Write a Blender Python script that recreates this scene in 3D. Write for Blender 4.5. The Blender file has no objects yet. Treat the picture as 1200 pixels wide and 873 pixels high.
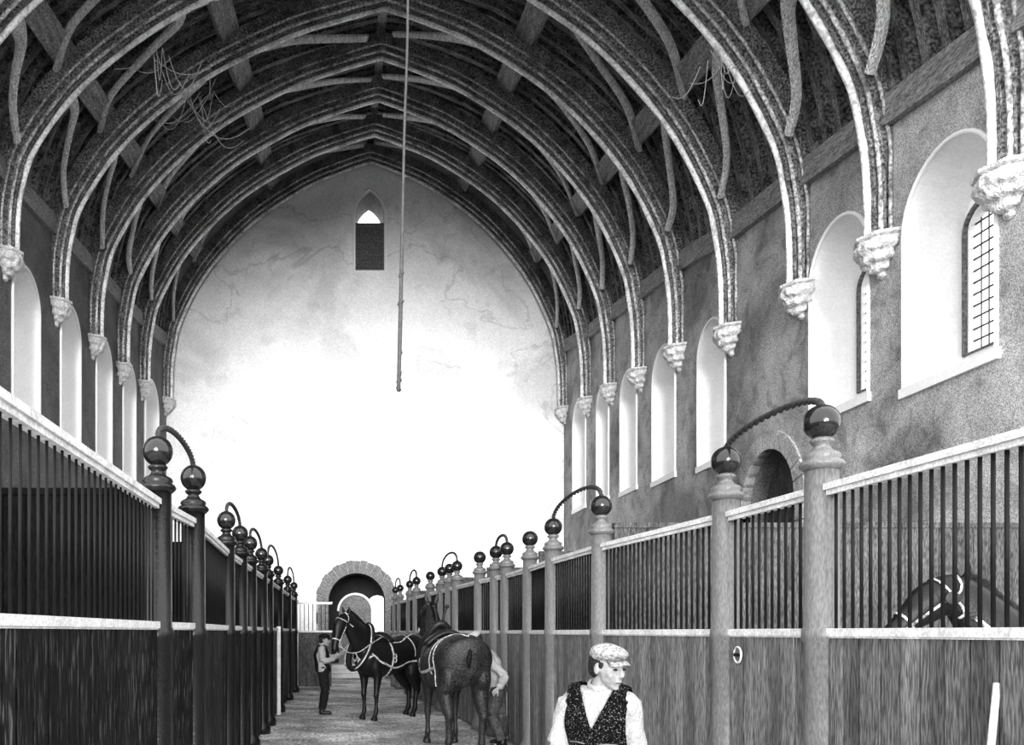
import bpy, bmesh, math, random
from mathutils import Vector, Matrix, noise
from mathutils.bvhtree import BVHTree
random.seed(7)
C = bpy.context.scene.collection
EYE = 1.65
V = Vector
PI = math.pi

# ------------------------------------------------------------------ helpers
def link(o, parent=None):
    C.objects.link(o)
    if parent is not None: o.parent = parent
    return o
def mesh_from_bm(name, bm, m=None, smooth=False):
    bmesh.ops.recalc_face_normals(bm, faces=bm.faces[:])
    me = bpy.data.meshes.new(name); bm.to_mesh(me); bm.free()
    if m: me.materials.append(m)
    if smooth:
        for p in me.polygons: p.use_smooth = True
    return me
def obj(name, bm, m, parent=None, smooth=False):
    return link(bpy.data.objects.new(name, mesh_from_bm(name, bm, m, smooth)), parent)
def tag(o, label=None, cat=None, group=None, kind=None):
    if label: o['label'] = label
    if cat: o['category'] = cat
    if group: o['group'] = group
    if kind: o['kind'] = kind
    return o
def empty(name, loc=(0, 0, 0), rz=0, parent=None):
    o = bpy.data.objects.new(name, None); o.location = loc; o.rotation_euler = (0, 0, rz)
    o.empty_display_size = .2
    return link(o, parent)
def prism(bm, poly, f0, f1):
    """poly list of 2d; f0/f1 map 2d -> 3d for two ends"""
    a = [bm.verts.new(f0(p)) for p in poly]; b = [bm.verts.new(f1(p)) for p in poly]
    n = len(poly)
    bm.faces.new(a); bm.faces.new(b[::-1])
    for i in range(n): bm.faces.new((a[i], b[i], b[(i+1) % n], a[(i+1) % n]))
def box(bm, x0, x1, y0, y1, z0, z1):
    prism(bm, [(x0, y0), (x1, y0), (x1, y1), (x0, y1)], lambda p: V((p[0], p[1], z0)), lambda p: V((p[0], p[1], z1)))
def beam(bm, a, b, w, h, up=V((0, 0, 1))):
    a = V(a); b = V(b); t = (b-a).normalized()
    s = t.cross(up)
    if s.length < 1e-4: s = t.cross(V((1, 0, 0)))
    s.normalize(); u = s.cross(t)
    q = [(-w/2, -h/2), (w/2, -h/2), (w/2, h/2), (-w/2, h/2)]
    prism(bm, q, lambda p: a+s*p[0]+u*p[1], lambda p: b+s*p[0]+u*p[1])
def catmull(pts, sub):
    """pts: list of tuples of floats"""
    n = len(pts); out = []
    for i in range(n-1):
        p0 = pts[max(i-1, 0)]; p1 = pts[i]; p2 = pts[i+1]; p3 = pts[min(i+2, n-1)]
        for k in range(sub):
            t = k/sub
            out.append(tuple(.5*((2*b)+(-a+c)*t+(2*a-5*b+4*c-d)*t*t+(-a+3*b-3*c+d)*t**3) for a, b, c, d in zip(p0, p1, p2, p3)))
    out.append(tuple(pts[-1])); return out
def sweep(bm, pts, radii, ref=V((0, 0, 1)), n=12, sub=3, cap=True, closed=False):
    """pts list of 3-vectors, radii floats or (ra, rb); ra lies along ref"""
    rows = []
    for p, r in zip(pts, radii):
        ra, rb = (r if isinstance(r, (tuple, list)) else (r, r))
        rows.append((p[0], p[1], p[2], ra, rb))
    if closed:
        ext = rows[-2:]+rows+rows[:2]
        full = catmull(ext, sub); rows = full[2*sub:2*sub+len(rows)*sub]
    elif sub > 1: rows = catmull(rows, sub)
    rings = []; m = len(rows)
    for i, r in enumerate(rows):
        c = V(r[:3])
        if closed: t = V(rows[(i+1) % m][:3])-V(rows[i-1][:3])
        else: t = V(rows[min(i+1, m-1)][:3])-V(rows[max(i-1, 0)][:3])
        if t.length < 1e-7: t = V((0, 0, 1))
        t.normalize(); A = ref-t*ref.dot(t)
        if A.length < .05:
            A = V((1, 0, 0))-t*t.x
            if A.length < .05: A = V((0, 1, 0))-t*t.y
        A.normalize(); B = t.cross(A)
        rings.append([bm.verts.new(c+A*max(r[3], 1e-4)*math.cos(2*PI*k/n)+B*max(r[4], 1e-4)*math.sin(2*PI*k/n)) for k in range(n)])
    L = len(rings)
    for i in range(L if closed else L-1):
        a = rings[i]; b = rings[(i+1) % L]
        for k in range(n): bm.faces.new((a[k], a[(k+1) % n], b[(k+1) % n], b[k]))
    if not closed and cap:
        bm.faces.new(rings[0][::-1]); bm.faces.new(rings[-1])
def ball(bm, c, r, ax=None, seg=16, rg=10):
    if not isinstance(r, (tuple, list)): r = (r, r, r)
    X, Y, Z = ax if ax else (V((1, 0, 0)), V((0, 1, 0)), V((0, 0, 1)))
    c = V(c); vs = bmesh.ops.create_uvsphere(bm, u_segments=seg, v_segments=rg, radius=1)['verts']
    for v in vs: v.co = c+X*v.co.x*r[0]+Y*v.co.y*r[1]+Z*v.co.z*r[2]
def lathe(bm, prof, c=(0, 0, 0), n=20, a0=0, a1=2*PI):
    c = V(c); full = abs(a1-a0-2*PI) < 1e-6; rings = []
    m = n if full else n+1
    for r, z in prof:
        rings.append([bm.verts.new(c+V((max(r, 1e-4)*math.cos(a0+(a1-a0)*k/n), max(r, 1e-4)*math.sin(a0+(a1-a0)*k/n), z))) for k in range(m)])
    for a, b in zip(rings, rings[1:]):
        for k in range(n): bm.faces.new((a[k], a[(k+1) % m], b[(k+1) % m], b[k]))
    bm.faces.new(rings[0][::-1]); bm.faces.new(rings[-1])
def evaluated(me, mods):
    t = bpy.data.objects.new('tmp', me); C.objects.link(t)
    cut = []
    for kind, kw in mods:
        md = t.modifiers.new(kind, kind)
        for k, v in kw.items(): setattr(md, k, v)
    bpy.context.view_layer.update()
    dg = bpy.context.evaluated_depsgraph_get()
    out = bpy.data.meshes.new_from_object(t.evaluated_get(dg))
    bpy.data.objects.remove(t, do_unlink=True)
    return out
def blob(name, bm, m, parent, voxel=.02, smooth=4, fac=.5, wob=0, wscale=8):
    """union closed volumes into one continuous smooth skin"""
    me = mesh_from_bm(name, bm)
    out = evaluated(me, [('REMESH', dict(mode='VOXEL', voxel_size=voxel, adaptivity=0)), ('SMOOTH', dict(factor=fac, iterations=smooth))])
    out.name = name
    if wob:
        for v in out.vertices:
            v.co += v.normal*wob*noise.noise(v.co*wscale)
    out.materials.clear(); out.materials.append(m)
    for p in out.polygons: p.use_smooth = True
    return link(bpy.data.objects.new(name, out), parent)
def lerp_tab(tab, x):
    if x <= tab[0][0]:
        a, b = tab[0], tab[1]
    elif x >= tab[-1][0]:
        a, b = tab[-2], tab[-1]
    else:
        for a, b in zip(tab, tab[1:]):
            if a[0] <= x <= b[0]: break
    t = (x-a[0])/(b[0]-a[0]); return a[1]+(b[1]-a[1])*t

# ------------------------------------------------------------------ materials
def mat(name, v, rough=.8, var=.25, scale=6, grain=.25, gscale=90, bump=.15, stretch=(1, 1, 1), spec=.3, wood=False, stain=None, metal=0, island=0, speck=None):
    m = bpy.data.materials.new(name); m.use_nodes = True
    nt = m.node_tree; N = nt.nodes; L = nt.links; bs = N['Principled BSDF']
    tc = N.new('ShaderNodeTexCoord'); mp = N.new('ShaderNodeMapping'); L.new(tc.outputs['Object'], mp.inputs['Vector'])
    mp.inputs['Scale'].default_value = stretch
    n1 = N.new('ShaderNodeTexNoise'); n1.inputs['Scale'].default_value = scale; n1.inputs['Detail'].default_value = 6
    n1.inputs['Roughness'].default_value = .65
    n2 = N.new('ShaderNodeTexNoise'); n2.inputs['Scale'].default_value = gscale; n2.inputs['Detail'].default_value = 2
    L.new(mp.outputs[0], n1.inputs['Vector']); L.new((mp if wood else tc).outputs[0 if wood else 'Object'], n2.inputs['Vector'])
    r1 = N.new('ShaderNodeMapRange'); r1.inputs['From Min'].default_value = .3; r1.inputs['From Max'].default_value = .7
    r1.inputs['To Min'].default_value = 1-var; r1.inputs['To Max'].default_value = 1+var*.6
    r2 = N.new('ShaderNodeMapRange'); r2.inputs['From Min'].default_value = .35; r2.inputs['From Max'].default_value = .65
    r2.inputs['To Min'].default_value = 1-grain; r2.inputs['To Max'].default_value = 1+grain*.6
    L.new(n1.outputs['Fac'], r1.inputs['Value']); L.new(n2.outputs['Fac'], r2.inputs['Value'])
    mu = N.new('ShaderNodeMath'); mu.operation = 'MULTIPLY'; L.new(r1.outputs[0], mu.inputs[0]); L.new(r2.outputs[0], mu.inputs[1])
    m2 = N.new('ShaderNodeMath'); m2.operation = 'MULTIPLY'; m2.use_clamp = True; m2.inputs[1].default_value = v; L.new(mu.outputs[0], m2.inputs[0])
    last = m2.outputs[0]
    if speck:      # fine pale flecks: amount, size, threshold
        nsp = N.new('ShaderNodeTexNoise'); nsp.inputs['Scale'].default_value = speck[1]; nsp.inputs['Detail'].default_value = 1
        L.new((mp if wood else tc).outputs[0 if wood else 'Object'], nsp.inputs['Vector'])
        rs = N.new('ShaderNodeMapRange'); L.new(nsp.outputs['Fac'], rs.inputs['Value'])
        rs.inputs['From Min'].default_value = speck[2]; rs.inputs['From Max'].default_value = speck[2]+.12; rs.inputs['To Max'].default_value = speck[0]
        ad = N.new('ShaderNodeMath'); ad.operation = 'ADD'; ad.use_clamp = True; L.new(last, ad.inputs[0]); L.new(rs.outputs[0], ad.inputs[1]); last = ad.outputs[0]
    if island:
        ge = N.new('ShaderNodeNewGeometry'); ri = N.new('ShaderNodeMapRange'); L.new(ge.outputs['Random Per Island'], ri.inputs['Value'])
        ri.inputs['To Min'].default_value = 1-island; ri.inputs['To Max'].default_value = 1+island
        mi = N.new('ShaderNodeMath'); mi.operation = 'MULTIPLY'; L.new(last, mi.inputs[0]); L.new(ri.outputs[0], mi.inputs[1]); last = mi.outputs[0]
    if stain:
        for sc, lo, hi, amt, kind in stain:
            ns = N.new('ShaderNodeTexNoise'); ns.inputs['Scale'].default_value = sc; ns.inputs['Detail'].default_value = 5
            ns.inputs['Distortion'].default_value = .6
            L.new(tc.outputs['Object'], ns.inputs['Vector'])
            rr = N.new('ShaderNodeValToRGB')
            e = rr.color_ramp.elements
            if kind == 'ring':      # thin tide-mark lines around stains
                e[0].position = lo; e[0].color = (1, 1, 1, 1); e[1].position = hi; e[1].color = (1, 1, 1, 1)
                k = e.new((lo+hi)/2); k.color = (1-amt,)*3+(1,)
            else:
                e[0].position = lo; e[0].color = (1-amt,)*3+(1,); e[1].position = hi; e[1].color = (1, 1, 1, 1)
            L.new(ns.outputs['Fac'], rr.inputs['Fac'])
            mm = N.new('ShaderNodeMath'); mm.operation = 'MULTIPLY'; L.new(last, mm.inputs[0]); L.new(rr.outputs['Color'], mm.inputs[1]); last = mm.outputs[0]
    cb = N.new('ShaderNodeCombineColor')
    for k in range(3): L.new(last, cb.inputs[k])
    L.new(cb.outputs[0], bs.inputs['Base Color'])
    bs.inputs['Roughness'].default_value = rough; bs.inputs['Specular IOR Level'].default_value = spec; bs.inputs['Metallic'].default_value = metal
    if bump:
        b = N.new('ShaderNodeBump'); b.inputs['Strength'].default_value = bump; b.inputs['Distance'].default_value = .03
        L.new(mu.outputs[0], b.inputs['Height']); L.new(b.outputs[0], bs.inputs['Normal'])
    return m
M = {}
M['gable'] = mat('limewash_gable', .86, .9, .1, .8, .16, 30, .05, stain=[(.30, .40, .50, .22, 's'), (.28, .535, .55, .28, 'ring'), (1.3, .33, .42, .15, 's')])
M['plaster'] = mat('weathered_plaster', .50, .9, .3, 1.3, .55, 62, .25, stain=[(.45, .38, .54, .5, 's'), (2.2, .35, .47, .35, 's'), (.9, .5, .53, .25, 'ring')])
M['plaster_dark'] = mat('shaded_plaster', .17, .9, .45, 1.2, .6, 50, .3)  # darker copy of the plaster, left wall's shade put into the colour
M['reveal'] = mat('limewashed_reveal', .93, .9, .05, 2, .06, 30, .05)
M['stone'] = mat('pale_corbel_stone', .75, .85, .4, 9, .35, 40, .6)
M['voussoir'] = mat('grey_arch_stone', .16, .85, .3, 5, .5, 24, .4)
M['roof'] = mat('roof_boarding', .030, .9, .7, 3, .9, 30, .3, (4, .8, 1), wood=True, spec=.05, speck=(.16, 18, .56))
M['rafter'] = mat('rafter_timber', .20, .85, .9, 3, .8, 22, .4, (1, 4, 1), wood=True, spec=.1)
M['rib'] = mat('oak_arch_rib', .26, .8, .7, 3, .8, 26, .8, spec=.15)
M['rib_edge'] = mat('oak_moulding_highlight', .95, .8, .7, 2.0, .35, 18, .6)  # white highlight along the inner roll, painted as a pale colour
M['rib_line'] = mat('oak_moulding_faint_highlight', .62, .8, .9, 2.0, .6, 18, .6)  # fainter highlight lines of the side mouldings, also painted in
M['purlin'] = mat('purlin_timber', .36, .85, .6, 3, .8, 22, .6, (5, .4, 5), wood=True)
M['brace'] = mat('wind_brace_timber', .95, .8, .5, 3, .6, 18, .9, (6, 1.2, 1.2), wood=True)
M['plate'] = mat('wall_plate_timber', .30, .85, .4, 4, .6, 25, .4, (3, .6, 3), wood=True)
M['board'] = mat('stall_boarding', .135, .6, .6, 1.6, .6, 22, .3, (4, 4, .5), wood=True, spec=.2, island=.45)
M['board_dark'] = mat('shaded_stall_boarding', .006, .6, .9, 2.2, .7, 16, .35, (3, 3, .4), wood=True, spec=.1, island=.6, speck=(.045, 16, .58))  # left fronts: their shaded side is put into the board colour
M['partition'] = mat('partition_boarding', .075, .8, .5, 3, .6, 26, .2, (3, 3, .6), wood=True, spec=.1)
M['partition_dark'] = mat('shaded_partition_boarding', .003, .9, .5, 3, .5, 30, .2, (3, 3, .5), wood=True, spec=.02)  # black colour stands in for the darkness inside the left stalls
M['rail'] = mat('pale_capping_rail', .62, .55, .3, 8, .25, 60, .1, spec=.2)
M['bar'] = mat('iron_bar', .006, .5, .3, 10, .2, 60, .05, spec=.15)
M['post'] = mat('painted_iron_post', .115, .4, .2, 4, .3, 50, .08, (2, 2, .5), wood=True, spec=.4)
M['post_dark'] = mat('shaded_iron_post', .008, .3, .5, 5, .4, 60, .1, spec=.3)  # left row posts, darkened in colour for the shaded side
M['ball'] = mat('polished_dark_ball', .010, .13, .3, 6, .3, 60, .03, spec=.45)
M['rope'] = mat('twisted_rope', .025, .7, .3, 20, .3, 90, .2)
M['bellrope'] = mat('hanging_rope', .085, .8, .4, 20, .4, 90, .3, spec=.05)
M['floor'] = mat('strewn_floor', .72, .9, .4, 1.6, .7, 20, .35, stain=[(.7, .44, .56, .45, 's'), (2.4, .40, .5, .35, 's')])
M['dirt'] = mat('stall_litter_floor', .12, .95, .5, 4, .5, 40, .4)
M['horse_black'] = mat('black_horse_coat', .004, .45, .5, 6, .5, 50, .1, spec=.22)
M['horse_brown'] = mat('brown_horse_coat', .016, .5, .8, 4, .8, 40, .15, spec=.22, speck=(.018, 60, .55))
M['mane'] = mat('dark_mane_hair', .003, .6, .5, 12, .5, 80, .4, spec=.15)
M['leather'] = mat('harness_leather', .006, .5, .3, 10, .3, 60, .1, spec=.3)
M['strap'] = mat('pale_harness_strap', .40, .6, .7, 9, .7, 40, .1, spec=.2)
M['skin'] = mat('skin', .25, .7, .12, 20, .15, 60, .05, spec=.15)
M['shirt'] = mat('white_shirt_cloth', .31, .9, .2, 9, .15, 60, .6, spec=.1)
M['vest'] = mat('speckled_dark_waistcoat', .004, .9, .7, 25, .9, 90, .3, spec=.05, speck=(.13, 120, .60))
M['trouser'] = mat('dark_trouser_cloth', .012, .9, .4, 12, .4, 70, .3, spec=.1)
M['trouser_grey'] = mat('grey_trouser_cloth', .06, .9, .5, 12, .5, 60, .3, spec=.1)
M['boot'] = mat('black_boot_leather', .006, .4, .3, 12, .2, 70, .1, spec=.3)
M['cap_light'] = mat('light_checked_cap', .30, .9, .5, 14, .5, 60, .4, spec=.1)
M['cap_dark'] = mat('dark_cap_cloth', .006, .85, .3, 20, .3, 70, .2, spec=.1)
M['hair'] = mat('dark_hair', .015, .6, .4, 30, .4, 80, .4, spec=.15)
M['eye'] = mat('eye_dark', .008, .3, .1, 20, .1, 60, 0)
M['lead'] = mat('window_lead', .05, .5, .2, 20, .2, 60, .1)
M['step'] = mat('pale_step_stone', .6, .8, .2, 6, .2, 40, .2)
M['cobweb'] = mat('dusty_cobweb', .22, .9, .3, 20, .3, 60, .1)
M['black'] = mat('passage_black', .015, .9, .4, 4, .4, 40, .2)  # near-black doorway reveal and passage walls
def glass():
    m = bpy.data.materials.new('old_window_glass'); m.use_nodes = True
    nt = m.node_tree; N = nt.nodes; L = nt.links; N.remove(N['Principled BSDF'])
    tr = N.new('ShaderNodeBsdfTransparent'); gl = N.new('ShaderNodeBsdfGlossy'); gl.inputs['Roughness'].default_value = .08
    tr.inputs[0].default_value = (.93, .93, .93, 1)
    mx = N.new('ShaderNodeMixShader'); mx.inputs[0].default_value = .05
    L.new(tr.outputs[0], mx.inputs[1]); L.new(gl.outputs[0], mx.inputs[2])
    L.new(mx.outputs[0], N['Material Output'].inputs['Surface']); return m
M['glass'] = glass()

# ------------------------------------------------------------------ hall geometry (station tables: depth -> size)
ST = [7.4, 9.74, 12.07, 14.2, 16.8, 19.46, 22.0, 24.4, 26.8, 29.7]
T_XR = [(7.4, 7.57), (30, 7.57)]
T_XL = [(7.4, 7.0), (9.74, 6.95), (16.8, 6.77), (19.46, 6.67), (22, 6.6), (24.4, 6.54), (26.8, 6.5), (29.7, 6.39)]
T_HR = [(7.4, 4.95), (9.74, 5.21), (12.07, 5.49), (14.2, 5.69), (16.8, 5.92), (19.46, 6.42), (22, 6.67), (24.4, 6.96), (26.8, 7.25), (29.7, 7.72)]
T_HL = [(7.4, 7.1), (16.8, 7.4), (19.46, 7.45), (22, 7.5), (24.4, 7.55), (26.8, 7.75), (29.7, 8.02)]
T_AX = [(7.4, .85), (19.46, .84), (24.4, .85), (29.7, .78)]
T_AH = [(7.4, 11.5), (9.74, 12.0), (12.07, 12.5), (14.2, 13.05), (16.8, 13.6), (19.46, 14.17), (22, 14.74), (24.4, 15.15), (26.8, 15.55), (29.7, 16.3)]
ARCH = [(.962, 0), (.960, .12), (.948, .22), (.912, .345), (.785, .545), (.57, .745), (.31, .895), (.12, .965), (0, 1)]
ROOF = [(1.03, .24), (.985, .45), (.895, .64), (.68, .85), (.38, 1.02), (0, 1.13)]
def place(u, v, side, d):
    """side +1 right, -1 left"""
    ax = lerp_tab(T_AX, d); H = lerp_tab(T_AH, d)
    if side > 0: X = lerp_tab(T_XR, d); h = lerp_tab(T_HR, d)
    else: X = -lerp_tab(T_XL, d); h = lerp_tab(T_HL, d)
    return V((ax+(X-ax)*u, d, EYE+h+(H-h)*v))
ARCH_S = catmull(ARCH, 4)
def full_curve(tab, d):
    return [place(u, v, -1, d) for u, v in tab]+[place(u, v, 1, d) for u, v in tab[::-1][1:]]
def offset_curve(pts, off, y=None):
    out = []
    cx = lerp_tab(T_AX, pts[0].y)
    for i, p in enumerate(pts):
        t = pts[min(i+1, len(pts)-1)]-pts[max(i-1, 0)]; nrm = V((-t.z, 0, t.x)).normalized()
        if nrm.z < -.01 or (abs(nrm.z) < .02 and nrm.x*(p.x-cx) < 0): nrm = -nrm
        out.append(p+nrm*off)
    return out

# ceiling + rafters
DS = [7.2]+ST[1:-1]+[30.4]
rf = [catmull(ROOF, 3)][0]
bm = bmesh.new(); rows = []
for d in DS:
    c = full_curve(rf, d); c2 = offset_curve(c, .25)
    rows.append(([bm.verts.new(p) for p in c], [bm.verts.new(p) for p in c2]))
for (a, a2), (b, b2) in zip(rows, rows[1:]):
    for i in range(len(a)-1):
        bm.faces.new((a[i], a[i+1], b[i+1], b[i])); bm.faces.new((a2[i], b2[i], b2[i+1], a2[i+1]))
    bm.faces.new((a[0], b[0], b2[0], a2[0])); bm.faces.new((a[-1], a2[-1], b2[-1], b[-1]))
for a, a2 in (rows[0], rows[-1]):
    for i in range(len(a)-1): bm.faces.new((a[i], a2[i], a2[i+1], a[i+1]))
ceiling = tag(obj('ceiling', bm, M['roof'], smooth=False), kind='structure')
d = 7.6
while d < 29.6:
    c = offset_curve(full_curve(rf, d), -.05)
    c = [p for p in c]
    bm = bmesh.new(); q = []
    for i, p in enumerate(c):
        t = (c[min(i+1, len(c)-1)]-c[max(i-1, 0)]).normalized(); nrm = V((-t.z, 0, t.x))
        j = .01*noise.noise(p*2)
        q.append([bm.verts.new(p+nrm*a+V((0, b+j, 0))) for a, b in ((-.14, -.075), (.07, -.075), (.07, .075), (-.14, .075))])
    for a, b in zip(q, q[1:]):
        for k in range(4): bm.faces.new((a[k], a[(k+1) % 4], b[(k+1) % 4], b[k]))
    bm.faces.new(q[0]); bm.faces.new(q[-1])
    obj('rafter', bm, M['rafter'], ceiling)
    d += .40+random.uniform(-.03, .03)

# arched ribs
ordn = ['nearest', 'second nearest', 'third nearest', 'fourth nearest', 'fifth nearest', 'sixth nearest', 'seventh nearest', 'eighth nearest', 'ninth nearest', 'farthest']
PROF0 = [(.07, .075), (.075, .05), (.12, .06), (.13, .115), (.19, .14), (.21, .11), (.26, .12), (.28, .18), (.56, .18), (.56, -.18), (.28, -.18), (.26, -.12), (.21, -.11), (.19, -.14), (.13, -.115), (.12, -.06), (.075, -.05), (.07, -.075)]
PROF = [(a, b*1.25) for a, b in PROF0]
def rib_sweep(bm, base, prof, d):
    rings = []; XR = lerp_tab(T_XR, d)+.12; XL = -lerp_tab(T_XL, d)-.12
    for n_, y_ in prof:
        oc = offset_curve(base, n_)
        rings.append([bm.verts.new(V((min(max(p.x, XL), XR), p.y+y_, p.z))) for p in oc])
    m = len(prof)
    for k in range(m):
        a = rings[k]; b = rings[(k+1) % m]
        for i in range(len(a)-1): bm.faces.new((a[i], a[i+1], b[i+1], b[i]))
    bm.faces.new([r[0] for r in rings]); bm.faces.new([r[-1] for r in rings][::-1])
for i, d in enumerate(ST):
    base = full_curve(ARCH_S, d)
    base = [V((p.x, 0, p.z)) for p in base]
    for p in base: p.y = d
    loc = V((0, d, 0))
    root = empty('roof_arch', loc)
    tag(root, f'{ordn[i]} moulded oak arch spanning the hall roof' + (' against the gable wall' if i == 9 else ''), 'roof arch', 'oak arches of the roof')
    bm = bmesh.new(); rib_sweep(bm, base, PROF, d)
    bmesh.ops.translate(bm, verts=bm.verts[:], vec=-loc); obj('rib', bm, M['rib'], root)
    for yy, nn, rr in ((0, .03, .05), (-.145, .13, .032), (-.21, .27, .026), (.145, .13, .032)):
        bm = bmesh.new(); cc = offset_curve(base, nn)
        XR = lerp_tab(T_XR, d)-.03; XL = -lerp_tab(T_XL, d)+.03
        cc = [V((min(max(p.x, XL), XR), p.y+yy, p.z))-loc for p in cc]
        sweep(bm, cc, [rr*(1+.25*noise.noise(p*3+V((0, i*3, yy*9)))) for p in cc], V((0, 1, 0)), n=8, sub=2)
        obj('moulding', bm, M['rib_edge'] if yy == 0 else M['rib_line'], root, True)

# purlins, wall plates, ridge
def along(name, u, v, off, side, w, h, m, label, cat, d0=7.3, d1=29.92, grp=None):
    bm = bmesh.new(); rings = []
    ds = [d0]+[x for x in ST if d0 < x < d1]+[d1]
    for d in ds:
        p = place(u, v, side, d); q = place(u+.03, v-.03 if u > .05 else v, side, d)
        if u < .05: t = V((1, 0, 0))
        elif u > .97: t = V((0, 0, 1))
        else:
            t = (q-p).normalized(); t.y = 0; t.normalize()
        nrm = V((-t.z, 0, t.x))
        rings.append([bm.verts.new(p+t*a+nrm*b) for a, b in ((-w/2, -h/2), (w/2, -h/2), (w/2, h/2), (-w/2, h/2))])
    for a, b in zip(rings, rings[1:]):
        for k in range(4): bm.faces.new((a[k], a[(k+1) % 4], b[(k+1) % 4], b[k]))
    bm.faces.new(rings[0]); bm.faces.new(rings[-1])
    return tag(obj(name, bm, m), label, cat, grp)
for side, sn in ((1, 'right'), (-1, 'left')):
    along('purlin', .835, .62, 0, side, .5, .22, M['purlin'], f'broad rough timber purlin low on the {sn} roof slope', 'purlin', grp='roof purlins')
    along('purlin', .47, .905, 0, side, .5, .22, M['purlin'], f'broad rough timber purlin high on the {sn} roof slope', 'purlin', grp='roof purlins')
    along('wall_plate', 1.004, .255, 0, side, .42, .3, M['plate'], f'long timber plate lying on top of the {sn} wall', 'wall plate', d1=29.92, grp='wall plates')
along('ridge_beam', 0.0, 1.10, 0, 1, .22, .2, M['purlin'], 'timber ridge beam along the top of the roof', 'ridge beam')

# wind braces: crooked curved timbers on the roof slopes between arches
def roof_pt(s, side, d, off):
    """s 0..1 from wall plate to ridge along the roof surface"""
    k = s*(len(rf)-1); i = min(int(k), len(rf)-2); f = k-i
    a = place(rf[i][0], rf[i][1], side, d); b = place(rf[i+1][0], rf[i+1][1], side, d)
    p = a.lerp(b, f); t = (b-a).normalized(); nrm = V((-t.z, 0, t.x))
    if nrm.z > 0: nrm = -nrm
    return p+nrm*off
bays = list(zip(ST, ST[1:]))
for bi, (d0, d1) in enumerate(bays):
    for side, sn in ((1, 'right'), (-1, 'left')):
        L_ = d1-d0
        paths = [('high', [(.66, .02), (.665, .18), (.645, .36), (.58, .52), (.47, .70), (.38, 1.0)]),
                 ('low', [(.37, .02), (.375, .20), (.35, .40), (.27, .54), (.17, .68), (.10, .92)]),
                 ('ridge', [(.69, .20), (.75, .28), (.82, .42), (.89, .62), (.96, .86)])]
        for nm, path in paths:
            rr = random.Random(bi*10+side+len(nm))
            pts = []; rad = []
            for k, (s, f) in enumerate(path):
                s2 = s+rr.uniform(-.015, .015); d = d0+.2+(L_-.4)*f
                pts.append(roof_pt(s2, side, d, .50)); rad.append((.055, .15*(1.15-.13*k)*rr.uniform(.8, 1.2)))
            bm = bmesh.new(); ref = (pts[2]-roof_pt(path[2][0], side, pts[2].y, 0)).normalized()
            sweep(bm, pts, rad, ref, n=8, sub=5)
            where = {'high': 'between the purlins', 'low': 'above wall plate', 'ridge': 'beside the ridge'}[nm]
            tag(obj('wind_brace', bm, M['brace']), f'crooked curved brace {where}, {sn} slope, {ordn[bi]} bay' , 'wind brace', 'curved wind braces of the roof')

# ---- walls with cut openings
def arch_outline(cx, half, z0, zs, pointed=0, n=12):
    """closed 2d outline (a,z): sill z0, springing zs"""
    pts = [(cx-half, z0), (cx+half, z0), (cx+half, zs)]
    if pointed:
        R = half*(1+pointed)
        cR = cx+half-R; a_end = math.acos((R-half)/R)
        for k in range(1, n): a = a_end*k/n; pts.append((cR+R*math.cos(a), zs+R*math.sin(a)))
        pts.append((cx, zs+R*math.sin(a_end)))
        for k in range(n-1, 0, -1): a = a_end*k/n; pts.append((2*cx-(cR+R*math.cos(a)), zs+R*math.sin(a)))
    else:
        for k in range(1, 2*n): a = PI*k/(2*n); pts.append((cx+half*math.cos(a), zs+half*math.sin(a)))
    pts.append((cx-half, zs)); return pts
def cutwall(name, bm, cutters, m, extra=None):
    me = mesh_from_bm(name, bm, m)
    cm = []
    for cb in cutters:
        c = bpy.data.objects.new('cut', mesh_from_bm('cut', cb[0] if isinstance(cb, tuple) else cb, cb[1] if isinstance(cb, tuple) else (extra or m))); C.objects.link(c); cm.append(c)
    t = bpy.data.objects.new('t', me); C.objects.link(t)
    for c in cm:
        md = t.modifiers.new('b', 'BOOLEAN'); md.object = c; md.operation = 'DIFFERENCE'; md.solver = 'EXACT'; md.material_mode = 'TRANSFER'
    bpy.context.view_layer.update(); dg = bpy.context.evaluated_depsgraph_get()
    out = bpy.data.meshes.new_from_object(t.evaluated_get(dg)); out.name = name
    bpy.data.objects.remove(t, do_unlink=True)
    for c in cm: bpy.data.objects.remove(c, do_unlink=True)
    return link(bpy.data.objects.new(name, out))
TH = .86
def side_wall(name, side, m):
    bm = bmesh.new(); ring = []
    ds = [7.2]+ST[1:]+[30.0]
    for d in ds:
        X = side*lerp_tab(T_XR if side > 0 else T_XL, d); top = place(1, .235, side, d).z
        ring.append([bm.verts.new(V(p)) for p in ((X, d, -.1), (X+side*TH, d, -.1), (X+side*TH, d, top), (X, d, top))])
    for a, b in zip(ring, ring[1:]):
        for k in range(4): bm.faces.new((a[k], a[(k+1) % 4], b[(k+1) % 4], b[k]))
    bm.faces.new(ring[0]); bm.faces.new(ring[-1])
    return bm
def wx(side, d): return side*lerp_tab(T_XR if side > 0 else T_XL, d)
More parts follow.
